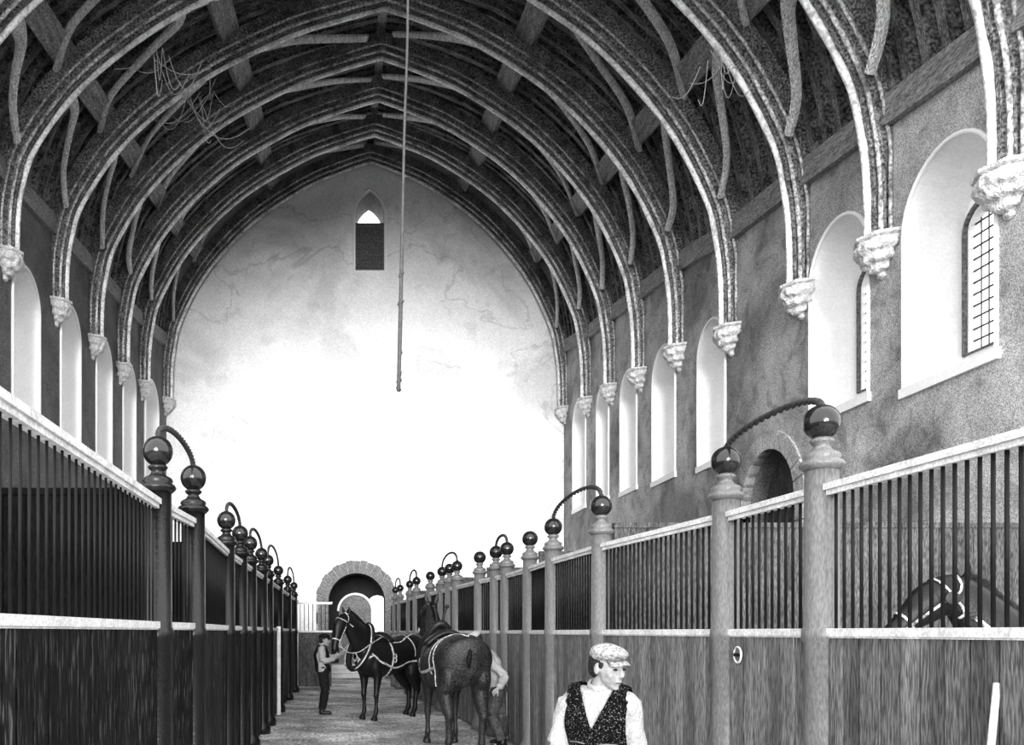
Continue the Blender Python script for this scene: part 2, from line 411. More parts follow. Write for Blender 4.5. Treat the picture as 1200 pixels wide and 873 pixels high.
# windows: (d_near, d_far, sill height, top height) above the eye line
WR = [(9.95, 11.62, 3.3, 6.2), (12.4, 13.97, 3.47, 6.38), (17.1, 18.45, 3.55, 6.5), (19.72, 21.2, 3.7, 6.85), (22.35, 23.7, 3.85, 7.05), (24.75, 25.95, 3.95, 7.3), (27.15, 28.7, 4.07, 7.6)]
WL = [(10.4, 12.0, 3.6, 7.3), (12.5, 14.1, 3.6, 7.35), (14.7, 16.1, 3.6, 7.4), (17.1, 18.6, 4.35, 7.6), (19.7, 21.15, 4.35, 7.8), (22.25, 23.7, 4.3, 7.9), (24.7, 26.15, 4.3, 8.0), (27.1, 29.0, 4.2, 8.25)]
wn = [0]
def windows(side, lst, sn):
    cutters = []; specs = []
    for (a, b, s, t) in lst:
        cy = (a+b)/2; half = (b-a)/2; s += EYE; t += EYE
        X0 = wx(side, cy)
        f1 = arch_outline(cy, half, s, t-half, 0, 8)
        h2 = half*.74; cy2 = cy+half*.10
        f2 = arch_outline(cy2, h2, s+.25, t-.22-h2, 0, 8)
        cb = bmesh.new()
        A = [cb.verts.new(V((X0-side*.3, cy+(p[0]-cy)*1.0, p[1]))) for p in f1]
        A2 = [cb.verts.new(V((X0+side*.02, p[0], p[1]))) for p in f1]
        B = [cb.verts.new(V((X0+side*.72, p[0], p[1]))) for p in f2]
        n = len(f1); cb.faces.new(A); cb.faces.new(B[::-1])
        for P_, Q_ in ((A, A2), (A2, B)):
            for i in range(n): cb.faces.new((P_[i], Q_[i], Q_[(i+1) % n], P_[(i+1) % n]))
        cutters.append(cb)
        gw = .27 if half > .65 else .22; gy = cy2+h2*.42
        g = arch_outline(gy, gw, s+.42, t-.62-gw, 0, 8)
        cb = bmesh.new(); prism(cb, g, lambda p: V((X0+side*.6, p[0], p[1])), lambda p: V((X0+side*(TH+.3), p[0], p[1])))
        cutters.append(cb)
        specs.append((X0, cy, half, s, t, gy, gw, f1))
    return cutters, specs
def window_objects(side, specs):
    for (X0, cy, half, s, t, gy, gw, f1) in specs:
        wn[0] += 1; loc = V((X0+side*.8, gy, s+.42))
        root = tag(empty(f'window_{wn[0]}', loc), kind='structure')
        g = arch_outline(0, gw+.02, 0, t-.62-gw-s-.42, 0, 8)
        bm = bmesh.new(); prism(bm, g, lambda p: V((0, p[0], p[1])), lambda p: V((side*.012, p[0], p[1]))); obj('pane', bm, M['glass'], root)
        bm = bmesh.new(); H = t-.62-s-.42
        for k in range(1, 12):
            z = H*k/12
            hw = gw if z < H-gw else math.sqrt(max(gw*gw-(z-(H-gw))**2, 0))
            if hw > .05: beam(bm, (-side*.012, -hw, z), (-side*.012, hw, z), .014, .022)
        for k in (-1, 0, 1): beam(bm, (-side*.012, k*gw*.5, 0), (-side*.012, k*gw*.5, H-.06-abs(k)*.05), .014, .012)
        obj('lead_lattice', bm, M['lead'], root)
        # rolled stone frame around the light
        bm = bmesh.new(); gp = arch_outline(0, gw+.05, -.02, H-gw, 0, 8)
        sweep(bm, [V((-side*.1, a, z)) for a, z in gp], [.035]*len(gp), V((1, 0, 0)), n=6, sub=1, closed=True)
        obj('window_frame', bm, M['voussoir'], root, True)
        # white arris of the splayed opening
        bm = bmesh.new(); loc2 = V((X0, cy, s))
        fr = [V((X0-side*.012, a, z))-loc for a, z in f1]
        sweep(bm, fr, [.03]*len(fr), V((1, 0, 0)), n=6, sub=1, closed=True)
        obj('arris', bm, M['reveal'], root, True)
        bm = bmesh.new()
        q = [(-half-.05, -.0), (half+.05, -.0), (half+.05, -.13), (-half-.05, -.13)]
        prism(bm, q, lambda p: V((X0-side*.05, cy+p[0], s+p[1]))-loc, lambda p: V((X0+side*.1, cy+p[0], s+p[1]))-loc)
        obj('window_sill', bm, M['reveal'], root)
cR, sR = windows(1, WR, 'right')
# door recess low in the right wall
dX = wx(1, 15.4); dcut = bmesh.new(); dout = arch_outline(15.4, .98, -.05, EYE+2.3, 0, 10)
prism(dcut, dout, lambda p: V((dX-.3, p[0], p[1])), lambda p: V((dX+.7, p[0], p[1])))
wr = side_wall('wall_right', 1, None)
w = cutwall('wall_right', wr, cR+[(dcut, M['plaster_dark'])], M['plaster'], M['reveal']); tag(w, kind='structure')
cL, sL = windows(-1, WL, 'left')
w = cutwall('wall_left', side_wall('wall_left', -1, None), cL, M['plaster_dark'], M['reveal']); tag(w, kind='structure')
window_objects(1, sR); window_objects(-1, sL)
# right wall door
root = tag(empty('door_1', (dX+.45, 15.4, 0)), kind='structure')
bm = bmesh.new(); o2 = arch_outline(0, .97, .02, EYE+2.3, 0, 10)
prism(bm, o2, lambda p: V((0, p[0], p[1])), lambda p: V((.08, p[0], p[1]))); obj('door_leaf', bm, M['partition'], root)
bm = bmesh.new()
for k in range(13):
    a0 = PI*k/13+.015; a1 = PI*(k+1)/13-.015
    q = [(.98*math.cos(a0), .98*math.sin(a0)), (1.3*math.cos(a0), 1.3*math.sin(a0)), (1.3*math.cos(a1), 1.3*math.sin(a1)), (.98*math.cos(a1), .98*math.sin(a1))]
    prism(bm, q, lambda p: V((-.49, p[0], EYE+2.3+p[1])), lambda p: V((-.3, p[0], EYE+2.3+p[1])))
for s in (-1, 1):
    for k in range(9): box(bm, -.49, -.3, s*.98 if s > 0 else -1.25, 1.25 if s > 0 else -.98, k*.44+.01, k*.44+.42)
obj('door_surround', bm, M['plaster'], root)

# gable wall
GD = 29.95; GT = 1.3
bm = bmesh.new(); pr = full_curve(rf, 29.95); pr = [(p.x, p.z) for p in offset_curve(pr, .1)]
poly = [(-6.5, -.1)]+[(max(p[0], -7.2), p[1]) for p in pr]+[(7.7, -.1)]
prism(bm, poly, lambda p: V((p[0], GD, p[1])), lambda p: V((p[0], GD+GT, p[1])))
DCX = .3
lan = arch_outline(.76, .5, EYE+12.68, EYE+14.55, 1.0, 8)
c1 = bmesh.new(); prism(c1, lan, lambda p: V((p[0], GD-.3, p[1])), lambda p: V((p[0], GD+GT+.3, p[1])))
dor = arch_outline(DCX, 1.0, -.05, EYE+1.05, 0, 14)
c2 = bmesh.new(); prism(c2, dor, lambda p: V((p[0], GD-.3, p[1])), lambda p: V((p[0], GD+GT+.3, p[1])))
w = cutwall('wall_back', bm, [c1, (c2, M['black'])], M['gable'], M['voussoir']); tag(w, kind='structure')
# lancet with louvres
root = tag(empty('window_20', (.76, GD+GT-.15, EYE+12.68)), kind='structure')
bm = bmesh.new()
for k in range(13):
    z = .05+k*.125
    prism(bm, [(-.5, 0), (.5, 0), (.5, .025), (-.5, .025)], lambda p: V((p[0], -.85, z+.10+p[1])), lambda p: V((p[0], -.68, z+p[1])))
obj('louvre', bm, M['voussoir'], root)
bm = bmesh.new(); box(bm, -.5, .5, -.9, -.6, 1.68, 1.78); obj('transom', bm, M['voussoir'], root)
bm = bmesh.new(); lo = arch_outline(0, .56, -.07, 1.87, 1.0, 8)
sweep(bm, [V((a, -GT+.15, z)) for a, z in lo], [.05]*len(lo), V((0, 1, 0)), n=6, sub=1, closed=True); obj('window_frame', bm, M['reveal'], root, True)
# doorway surround
root = tag(empty('door_2', (DCX, GD, 0)), kind='structure')
bm = bmesh.new()
for k in range(17):
    a0 = PI*k/17+.006; a1 = PI*(k+1)/17-.006
    ro = 1.42+(.03 if k % 2 else 0)
    q = [(r*math.cos(a), r*math.sin(a)) for r, a in ((.99, a0), (ro, a0), (ro, (a0+a1)/2), (ro, a1), (.99, a1), (.99, (a0+a1)/2))]
    prism(bm, q, lambda p: V((p[0], -.12, EYE+1.05+p[1])), lambda p: V((p[0], .1, EYE+1.05+p[1])))
for s in (-1, 1):
    for k in range(7):
        x0, x1 = sorted((s*.99, s*(1.42 if k % 2 else 1.36))); box(bm, x0, x1, -.12, .1, k*.386+.005, k*.386+.38)
obj('door_surround', bm, M['voussoir'], root)
# passage beyond
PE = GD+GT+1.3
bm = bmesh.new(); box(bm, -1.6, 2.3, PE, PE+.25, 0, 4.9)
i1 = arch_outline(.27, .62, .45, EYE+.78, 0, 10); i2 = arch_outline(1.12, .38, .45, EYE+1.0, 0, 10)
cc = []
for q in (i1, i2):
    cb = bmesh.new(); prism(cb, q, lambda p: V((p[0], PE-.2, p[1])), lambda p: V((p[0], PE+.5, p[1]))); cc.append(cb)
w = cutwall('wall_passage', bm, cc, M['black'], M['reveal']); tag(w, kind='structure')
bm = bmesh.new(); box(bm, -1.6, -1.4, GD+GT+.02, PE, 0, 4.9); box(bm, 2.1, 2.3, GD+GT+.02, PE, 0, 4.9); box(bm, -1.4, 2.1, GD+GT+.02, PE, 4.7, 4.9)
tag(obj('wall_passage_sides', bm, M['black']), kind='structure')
root = tag(empty('door_3', (.27, PE, .45)), kind='structure')
bm = bmesh.new(); q = arch_outline(0, .62, 0, EYE+.78-.45, 0, 10); prism(bm, q, lambda p: V((p[0], .12, p[1])), lambda p: V((p[0], .18, p[1]))); obj('door_leaf', bm, M['voussoir'], root)
bm = bmesh.new(); q = arch_outline(0, .65, .0, EYE+.78-.45, 0, 10)
sweep(bm, [V((a, -.03, z)) for a, z in q[2:]], [.05]*(len(q)-2), V((0, 1, 0)), n=6, sub=1); obj('door_frame', bm, M['reveal'], root, True)
root = empty('stone_steps', (.3, GD+.35, 0)); tag(root, 'flight of pale stone steps inside the arched doorway in the far wall', 'steps')
for k in range(3):
    bm = bmesh.new(); box(bm, -.98, .98, k*.33, 2.2, k*.15, k*.15+.15); box(bm, -.985, .985, k*.33-.03, k*.33, k*.15+.11, k*.15+.15); obj('step', bm, M['step'], root)

# floor
bm = bmesh.new(); box(bm, -7.6, 8.2, -3, 33, -.12, 0); tag(obj('floor', bm, M['floor']), kind='structure')
bm = bmesh.new(); box(bm, -40, 40, -40, 60, -.3, -.13); tag(obj('ground', bm, M['dirt']), kind='structure')

# corbels: carved leaf capitals under the arch feet
def corbel(side, d, lab):
    X = wx(side, d); z = EYE+lerp_tab(T_HR if side > 0 else T_HL, d)
    root = tag(empty('corbel', (X, d, z)), lab, 'corbel', 'carved corbels under the roof arches')
    bm = bmesh.new()
    prof = [(.03, -.62), (.09, -.58), (.07, -.52), (.13, -.42), (.17, -.32), (.26, -.18), (.34, -.08)]
    lathe(bm, prof, n=16)
    rr = random.Random(int(d*10)+side)
    for k in range(9):
        a = (PI/2 if side > 0 else -PI/2)+PI*(k+.5)/9
        for r, zz, s in ((.30, -.12, .085), (.22, -.28, .075), (.13, -.42, .06)):
            a2 = a+rr.uniform(-.08, .08)
            ball(bm, (r*math.cos(a2), r*math.sin(a2), zz+rr.uniform(-.02, .02)), (s, s, s*1.3), seg=8, rg=6)
    for v in bm.verts:
        v.co.x = v.co.x if -side*v.co.x > -.005 else side*.005
        v.co.z *= .82
    blob('leaf_carving', bm, M['stone'], root, .025, 1, .5, .03, 9)
    bm = bmesh.new()
    lathe(bm, [(.32, -.09), (.36, -.06), (.36, -.02), (.33, 0), (.385, .02), (.385, .06), (.34, .07)], n=8)
    for v in bm.verts: v.co.x = v.co.x if -side*v.co.x > -.005 else side*.005
    obj('abacus', bm, M['stone'], root)
for i, d in enumerate(ST):
    corbel(1, d, f'{ordn[i]} pale carved leaf corbel on the right wall')
    corbel(-1, d, f'{ordn[i]} pale carved leaf corbel on the left wall')

# ------------------------------------------------------------------ stalls
LP = [(-1.32, 5.92), (-1.26, 6.95), (-1.37, 9.6), (-1.38, 10.9), (-1.39, 12.1), (-1.40, 13.8), (-1.41, 15.0), (-1.43, 17.5), (-1.46, 20.6), (-1.48, 23.3)]
RP = [(2.83, 5.1), (2.77, 6.26), (2.52, 8.5), (2.45, 10.2), (2.45, 11.5), (2.40, 12.9), (2.33, 13.45), (2.22, 14.4), (2.08, 16.3), (2.02, 17.0), (1.96, 17.8), (1.85, 19.2), (1.69, 21.1), (1.63, 22.6), (1.50, 24.6), (1.42, 25.7)]
def make_post(x, y, m, lab, k):
    root = tag(empty('stall_post', (x, y, 0)), lab, 'post', 'ball-topped stall posts')
    bm = bmesh.new(); r = .098
    lathe(bm, [(r+.05, 0), (r+.05, .1), (r+.02, .16), (r, .2), (r, 1.58), (r+.012, 1.6), (r+.012, 1.66), (r, 1.68), (r-.004, 2.62)], n=24)
    obj('shaft', bm, m, root, True)
    bm = bmesh.new(); zt = 2.62
    lathe(bm, [(r, zt-.01), (r+.022, zt+.01), (r+.03, zt+.025), (r+.018, zt+.045), (r-.002, zt+.055), (r+.008, zt+.07), (r+.0, zt+.09), (.06, zt+.11), (.042, zt+.14), (.062, zt+.155), (.07, zt+.17), (.045, zt+.19)], n=24)
    obj('capital', bm, m, root, True)
    bm = bmesh.new(); ball(bm, (0, 0, zt+.28), .105, seg=24, rg=16); obj('ball_finial', bm, M['ball'], root, True)
    return root
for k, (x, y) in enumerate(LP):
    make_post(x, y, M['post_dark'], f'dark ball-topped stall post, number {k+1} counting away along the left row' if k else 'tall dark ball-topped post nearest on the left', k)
for k, (x, y) in enumerate(RP):
    make_post(x, y, M['post'], f'grey ball-topped stall post, number {k+1} counting away along the right row' if k else 'thick grey ball-topped post nearest on the right', k)
def rope_arc(a, b, lab, lean=.5, rise=.2):
    A = V((a[0], a[1], 2.62+.36)); B = V((b[0], b[1], 2.62+.36)); bm = bmesh.new()
    B = B-V((0, 0, .02))
    n = 60; P = []
    for i in range(n+1):
        t = i/n; c = (1-math.cos(PI*t))/2
        P.append(A.lerp(B, c)+V((0, 0, rise*math.sin(PI*t)**.8)))
    for ph in (0, PI):
        pts = []
        for i, p in enumerate(P):
            t = (P[min(i+1, n)]-P[max(i-1, 0)]).normalized(); s = t.cross(V((1, 0, 0)))
            if s.length < .1: s = t.cross(V((0, 1, 0)))
            s.normalize(); u = s.cross(t); ang = i*1.25+ph
            pts.append(p+(s*math.cos(ang)+u*math.sin(ang))*.011)
        sweep(bm, pts, [.0135]*len(pts), n=6, sub=2)
    tag(obj('twisted_rope', bm, M['rope'], smooth=True), lab, 'rope', 'twisted ropes arching over stall gates')
rope_arc(LP[0], LP[1], 'twisted rope arching between the two nearest left posts', rise=.16)
rope_arc(LP[2], LP[3], 'twisted rope arching over the third and fourth left posts', rise=.18)
rope_arc(LP[4], LP[5], 'twisted rope arching over the fifth and sixth left posts')
rope_arc(LP[6], LP[7], 'twisted rope arching over the seventh and eighth left posts', rise=.28)
rope_arc(LP[8], LP[9], 'small far rope arching over the last two left posts', rise=.3)
rope_arc(RP[0], RP[1], 'large twisted rope arching over the two nearest right posts', rise=.12)
rope_arc(RP[2], RP[3], 'twisted rope arching over the third and fourth right posts', rise=.2)
rope_arc(RP[5], RP[6], 'twisted rope arching over a close pair of posts mid right row', rise=.16)
rope_arc(RP[8], RP[10], 'twisted rope arching above the brown horse on right row', rise=.24)
rope_arc(RP[12], RP[13], 'far twisted rope arching over posts right of the archway', rise=.24)
rope_arc(RP[14], RP[15], 'farthest twisted rope beside the archway on right row', rise=.24)
def panel(a, b, zm, zt, mb, lab, grp, gap=.1, step=.085, br=.0105, name='barred_fence', cap=M['rail']):
    """stall front between two posts: boarded below, barred above"""
    A = V((a[0], a[1], 0)); B = V((b[0], b[1], 0)); t = (B-A).normalized(); L_ = (B-A).length
    root = tag(empty(name, A), lab, 'stall fence', grp)
    s = V((t.y, -t.x, 0)); U = V((0, 0, 1))
    def bx(bm, u0, u1, w, z0, z1, off=0):
        q = [(-w/2+off, z0), (w/2+off, z0), (w/2+off, z1), (-w/2+off, z1)]
        prism(bm, q, lambda p: t*u0+s*p[0]+U*p[1], lambda p: t*u1+s*p[0]+U*p[1])
    bm = bmesh.new(); u = gap; rr = random.Random(int(abs(a[0]*100)+a[1]*77))
    while u < L_-gap-.02:
        w_ = min(rr.uniform(.13, .19), L_-gap-u)
        bx(bm, u+.006, u+w_-.006, .04+rr.uniform(-.004, .004), .03, zm-.02); u += w_
    bx(bm, gap, L_-gap, .018, .03, zm-.02)
    obj('boarding', bm, mb, root)
    bm = bmesh.new(); bx(bm, gap-.02, L_-gap+.02, .075, zm-.028, zm+.018); bx(bm, gap-.02, L_-gap+.02, .055, zm-.038, zm-.028); obj('middle_rail', bm, cap, root)
    bm = bmesh.new(); bx(bm, gap-.03, L_-gap+.03, .09, zt-.02, zt+.018); bx(bm, gap-.02, L_-gap+.02, .06, zt-.05, zt-.02); obj('top_rail', bm, cap, root)
    n = max(2, int((L_-2*gap)/step))
    for k in range(n):
        uu = gap+(L_-2*gap)*(k+.5)/n; p = t*uu
        bm = bmesh.new(); sweep(bm, [p+U*(zm+.01), p+U*(zt-.04)], [br]*2, V((1, 0, 0)), n=6, sub=1); obj('bar', bm, M['bar'], root, True)
    return root
L0 = [(-1.34, 1.0)]+LP+[(-1.5, 25.0)]
for k, (a, b) in enumerate(zip(L0, L0[1:])):
    lab = 'nearest long stall front on the left, dark boards under vertical iron bars' if k == 0 else f'dark stall front with bars, starting at left post {k} of the row'
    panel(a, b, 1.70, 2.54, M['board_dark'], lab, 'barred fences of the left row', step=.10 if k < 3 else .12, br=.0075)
R0 = [(3.06, 1.0)]+RP+[(1.35, 27.0)]
for k, (a, b) in enumerate(zip(R0, R0[1:])):
    lab = 'nearest long stall front on the right, worn boards under vertical iron bars' if k == 0 else f'worn boarded stall front with bars, starting at right post {k} of the row'
    panel(a, b, EYE, 2.50, M['board'], lab, 'barred fences of the right row', step=.075 if k < 2 else (.085 if k < 5 else .11))
# end gate across, by the doorway
panel((-1.5, 25.1), (-.46, 25.1), 1.66, 2.5, M['partition'], 'small pale barred gate end-on beside the arched doorway', None, gap=.03, step=.11, name='barred_gate')
bm = bmesh.new(); box(bm, -1.42-.0, -1.34, 16.9, 16.98, 0, 1.75); o = tag(obj('wooden_prop', bm, M['rail']), 'pale upright board against the dark left stall fronts', 'board')
# partitions inside the stalls
def partition(x0, x1, d, h, m, lab):
    root = tag(empty('stall_partition', (x0, d, 0)), lab, 'partition', 'boarded partitions between stalls')
    bm = bmesh.new(); u = 0; s = 1 if x1 > x0 else -1
    W = abs(x1-x0)
    while u < W-.02:
        w_ = min(.17, W-u); a, b = sorted((s*(u+.003), s*(u+w_-.003))); box(bm, a, b, -.025, .025, 0, h); u += w_
    a, b = sorted((0, s*W)); box(bm, a, b, -.01, .01, 0, h)
    obj('boarding', bm, m, root)
    bm = bmesh.new(); box(bm, a, b, -.04, .04, h, h+.05); obj('capping', bm, m, root)
for k, d in enumerate((6.45, 10.3, 13.8, 17.5, 20.6)):
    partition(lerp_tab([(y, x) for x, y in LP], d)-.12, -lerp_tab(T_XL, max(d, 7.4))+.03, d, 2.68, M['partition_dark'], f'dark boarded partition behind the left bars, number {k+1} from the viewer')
for k, d in enumerate((8.5, 11.5, 14.4, 17.0, 19.2, 22.6)):
    partition(lerp_tab([(y, x) for x, y in RP], d)+.12, 7.54, d, 2.68, M['partition'], f'boarded partition behind the right bars, number {k+1} from the viewer')
# round plate on the near right gate, leaning pole
t = (V((2.77, 6.26, 0))-V((2.83, 5.1, 0))).normalized()
root = tag(empty('round_latch_plate', V((2.83, 5.1, 0))+t*.93+V((-.03, 0, 1.485))), 'small round metal plate on the boards between the two near right posts', 'plate')
bm = bmesh.new()
sweep(bm, [V((0, .055*math.cos(a), .055*math.sin(a))) for a in [2*PI*k/20 for k in range(20)]], [.008]*20, V((1, 0, 0)), n=6, sub=1, closed=True); obj('rim', bm, M['rail'], root, True)
bm = bmesh.new(); prism(bm, [(.05*math.cos(2*PI*k/20), .05*math.sin(2*PI*k/20)) for k in range(20)], lambda p: V((0, p[0], p[1])), lambda p: V((.01, p[0], p[1]))); obj('disc', bm, M['post'], root)
bm = bmesh.new(); beam(bm, (-.008, -.04, .0), (-.008, .04, .0), .01, .022); obj('handle', bm, M['bar'], root)
root = tag(empty('broom_handle', (2.62, 3.62, 0)), 'pale wooden pole leaning on the nearest right stall boards', 'pole')
bm = bmesh.new(); sweep(bm, [V((0, 0, 0.03)), V((.27, .18, 1.42))], [.017, .015], V((1, 0, 0)), n=10, sub=1); obj('handle', bm, M['rail'], root, True)
bm = bmesh.new(); box(bm, -.17, .17, -.04, .04, 0, .07); obj('broom_head', bm, M['board'], root)

# ------------------------------------------------------------------ hanging rope
def P(x, y, d): return V(((x-408)*d/1000, d, EYE+(740-y)*d/1000))
bm = bmesh.new()
top = place(0, 1.08, 1, 12.07); top.x = .84
path = [top, P(478, 0, 12.07), P(474, 150, 12.05), P(471, 290, 12.03), P(469, 380, 12.02), P(467, 458, 12.0)]
# keep it truly hanging: small sag drift only
sweep(bm, path, [.02, .02, .02, .024, .03, .026], V((0, 1, 0)), n=8, sub=10)
rr = random.Random(3)
root = tag(empty('hanging_rope', (0, 0, 0)), 'long knotted rope hanging from the roof in front of the gable', 'rope')
obj('cord', bm, M['bellrope'], root, True)
for yy in (322, 355, 412, 438, 446, 455):
    x = lerp_tab([(290, 471), (380, 469), (458, 467)], yy); bm = bmesh.new(); c = P(x, yy, 12.02)
    for q in range(3): ball(bm, c+V((rr.uniform(-.015, .015), rr.uniform(-.01, .01), (q-1)*.02)), (.034, .034, .026), seg=10, rg=6)
    obj('knot', bm, M['bellrope'], root, True)

# cobweb strands and loose straw hanging from the timbers
def strands(cx, cy, d, spread, n, ln, lab, seed):
    rr = random.Random(seed); bm = bmesh.new()
    for k in range(n):
        a = P(cx+rr.uniform(-spread, spread), cy+rr.uniform(-spread*.6, spread*.6), d); dx = rr.uniform(-.7, .9)*ln; sag = rr.uniform(.1, .5)*ln
        b = a+V((dx, rr.uniform(-.4, .4), rr.uniform(-.6, .2)*ln)); mid = (a+b)/2-V((0, 0, sag))
        sweep(bm, [a, (a+mid)/2-V((0, 0, sag*.2)), mid, (b+mid)/2-V((0, 0, sag*.2)), b], [.0055]*5, n=4, sub=4)
    tag(obj('cobweb', bm, M['cobweb']), lab, 'cobweb', kind='stuff')
strands(235, 105, 17.6, 22, 14, 1.6, 'tangle of cobweb strands on the left upper roof', 1)
strands(185, 60, 15.6, 16, 9, 1.2, 'cobweb strands below the nearer left arch', 2)
strands(840, 70, 13.2, 20, 10, 1.0, 'cobweb strands hanging on the right roof slope', 3)

# ------------------------------------------------------------------ horses
def horse(name, label, loc, heading, coat, neck_pts, neck_r, head_pts, head_r, ears, widen=1.0, legshift=None, tail='short', head_ref=V((0, 1, 0))):
    root = tag(empty(name, loc, heading), label, 'horse')
    bm = bmesh.new(); Y = V((0, 1, 0))
    tor = [(-.88, 1.20, .10, .16), (-.80, 1.22, .27, .33), (-.62, 1.27, .335, .35), (-.35, 1.26, .33, .34), (-.05, 1.19, .345, .37), (.25, 1.17, .325, .40), (.5, 1.21, .27, .41), (.68, 1.21, .23, .34), (.80, 1.21, .13, .2)]
    sweep(bm, [V((x, 0, z)) for x, z, a, b in tor], [(a*widen, b) for x, z, a, b in tor], Y, n=20, sub=4)
    sweep(bm, [V(p) for p in neck_pts], neck_r, Y, n=16, sub=4)
    sweep(bm, [V(p) for p in head_pts], head_r, head_ref, n=16, sub=4)
    for s in (-1, 1):
        ls = legshift or {}
        hx, fx = ls.get(('h', s), 0), ls.get(('f', s), 0); W = widen
        H = [(-.60, .18*W, 1.22, .21, .15), (-.60, .20*W, 1.0, .23, .14), (-.58+hx*.3, .20*W, .84, .165, .115), (-.66+hx*.5, .19*W, .68, .11, .098), (-.77+hx*.8, .18*W, .53, .08, .068), (-.76+hx*.9, .175*W, .44, .058, .055), (-.745+hx, .17*W, .30, .046, .046), (-.74+hx, .17*W, .19, .05, .05), (-.73+hx, .17*W, .155, .06, .058), (-.69+hx, .17*W, .10, .045, .043), (-.67+hx, .17*W, .065, .06, .055), (-.655+hx, .17*W, .0, .078, .07)]
        sweep(bm, [V((x, y*s, z)) for x, y, z, a, b in H], [(a, b) for x, y, z, a, b in H], V((1, 0, 0)), n=12, sub=3)
        F = [(.50, .15*W, 1.2, .20, .12), (.50, .17*W, 1.0, .15, .11), (.46+fx*.2, .175*W, .84, .105, .085), (.46+fx*.4, .17*W, .68, .075, .062), (.47+fx*.6, .17*W, .53, .055, .05), (.475+fx*.7, .17*W, .47, .058, .052), (.465+fx*.75, .17*W, .40, .043, .04), (.46+fx*.9, .17*W, .28, .036, .034), (.46+fx*.95, .17*W, .17, .05, .046), (.49+fx, .17*W, .10, .042, .04), (.505+fx, .17*W, .065, .058, .053), (.52+fx, .17*W, 0, .074, .068)]
        sweep(bm, [V((x, y*s, z)) for x, y, z, a, b in F], [(a, b) for x, y, z, a, b in F], V((1, 0, 0)), n=12, sub=3)
    for e in ears: sweep(bm, [V(p) for p in e], [(.03, .02), (.042, .024), (.03, .018), (.006, .006)], V((0, 1, 0)), n=8, sub=3)
    body = blob('body', bm, coat, root, .018, 5, .5)
    me = body.data; bvh = BVHTree.FromPolygons([v.co[:] for v in me.vertices], [p.vertices[:] for p in me.polygons])
    # tail
    bm = bmesh.new()
    if tail == 'short': sweep(bm, [V((-.84, 0, 1.44)), V((-.90, 0, 1.38)), V((-.91, .01, 1.26)), V((-.89, .01, 1.16))], [(.03, .03), (.035, .035), (.035, .03), (.015, .012)], V((0, 1, 0)), n=10)
    else: sweep(bm, [V((-.86, 0, 1.42)), V((-.95, 0, 1.3)), V((-.97, .01, 1.0)), V((-.95, .01, .7)), V((-.93, .0, .5))], [(.04, .04), (.06, .05), (.08, .06), (.07, .05), (.02, .02)], V((0, 1, 0)), n=10)
    blob('tail', bm, M['mane'], root, .014, 2, .5, .012, 30)
    return root, bvh
def strap(root, bvh, pts, r=.012, m=None, name='strap', off=.006, closed=False, wide=1.6):
    r = r*.8
    rows = catmull([tuple(p) for p in (pts+[pts[0]] if closed else pts)], 8); out = []
    for p in rows:
        h = bvh.find_nearest(V(p)); q = h[0]+h[1]*(off+r*.3) if h[0] is not None and (h[0]-V(p)).length < .35 else V(p)
        out.append(q)
    sm = out[:]
    for _ in range(2): sm = [sm[0]]+[(sm[i-1]+sm[i]*2+sm[i+1])/4 for i in range(1, len(sm)-1)]+[sm[-1]]
    bm = bmesh.new()
    # flat leather: radius along the surface wider than across
    rings = []
    for i, p in enumerate(sm):
        t = (sm[min(i+1, len(sm)-1)]-sm[max(i-1, 0)]).normalized(); h = bvh.find_nearest(p); nr = h[1] if h[0] is not None else V((0, 0, 1))
        s = t.cross(nr); s = s.normalized() if s.length > 1e-4 else V((0, 1, 0)); u = s.cross(t)
        rings.append([bm.verts.new(p+s*r*wide*math.cos(2*PI*k/8)+u*r*.7*math.sin(2*PI*k/8)) for k in range(8)])
    for a, b in zip(rings, rings[1:]):
        for k in range(8): bm.faces.new((a[k], a[(k+1) % 8], b[(k+1) % 8], b[k]))
    bm.faces.new(rings[0][::-1]); bm.faces.new(rings[-1])
    return obj(name, bm, m or M['strap'], root, True)
def mane(root, pts, w=.05, h=.06):
    bm = bmesh.new(); sweep(bm, [V(p) for p in pts], [(w*.5, h)]+[(w*.7, h*1.2)]*(len(pts)-2)+[(w*.4, h*.6)], V((0, 1, 0)), n=10, sub=4)
    blob('mane', bm, M['mane'], root, .014, 2, .5, .015, 30)
def ring_pts(x, zc, ry, rz, tilt=0, n=14, a0=0):
    return [V((x+tilt*math.sin(a0+2*PI*k/n)*rz, ry*math.cos(a0+2*PI*k/n), zc+rz*math.sin(a0+2*PI*k/n))) for k in range(n)]
def collar(root, prongs=True, pale=.0):
    # oval padded collar round the base of the neck, leaning back at the top
    bm = bmesh.new(); pts = []
    for k in range(20):
        a = 2*PI*k/20; pts.append(V((.74-.22*math.sin(a), .235*math.cos(a)*(1-.25*max(math.sin(a), 0)), 1.37+.40*math.sin(a))))
    sweep(bm, pts, [(.06, .055)]*20, V((1, 0, 0)), n=10, sub=2, closed=True); obj('collar', bm, M['leather'], root, True)
    for s in (-1, 1):
        bm = bmesh.new(); q = []
        for k in range(9):
            a = -PI/2+.25+PI*.88*k/8; q.append(V((.80-.22*math.sin(a), s*(.03+.245*math.cos(a)*(1-.25*max(math.sin(a), 0))), 1.37+.42*math.sin(a))))
        if prongs: q += [V((.56, s*.06, 1.90)), V((.54, s*.10, 2.02))]
        sweep(bm, q, [.018 if prongs else .011]*len(q), V((1, 0, 0)), n=8, sub=2)
        if prongs: ball(bm, q[-1], .032)
        obj('hame', bm, M['strap'] if not prongs else M['leather'], root, True)
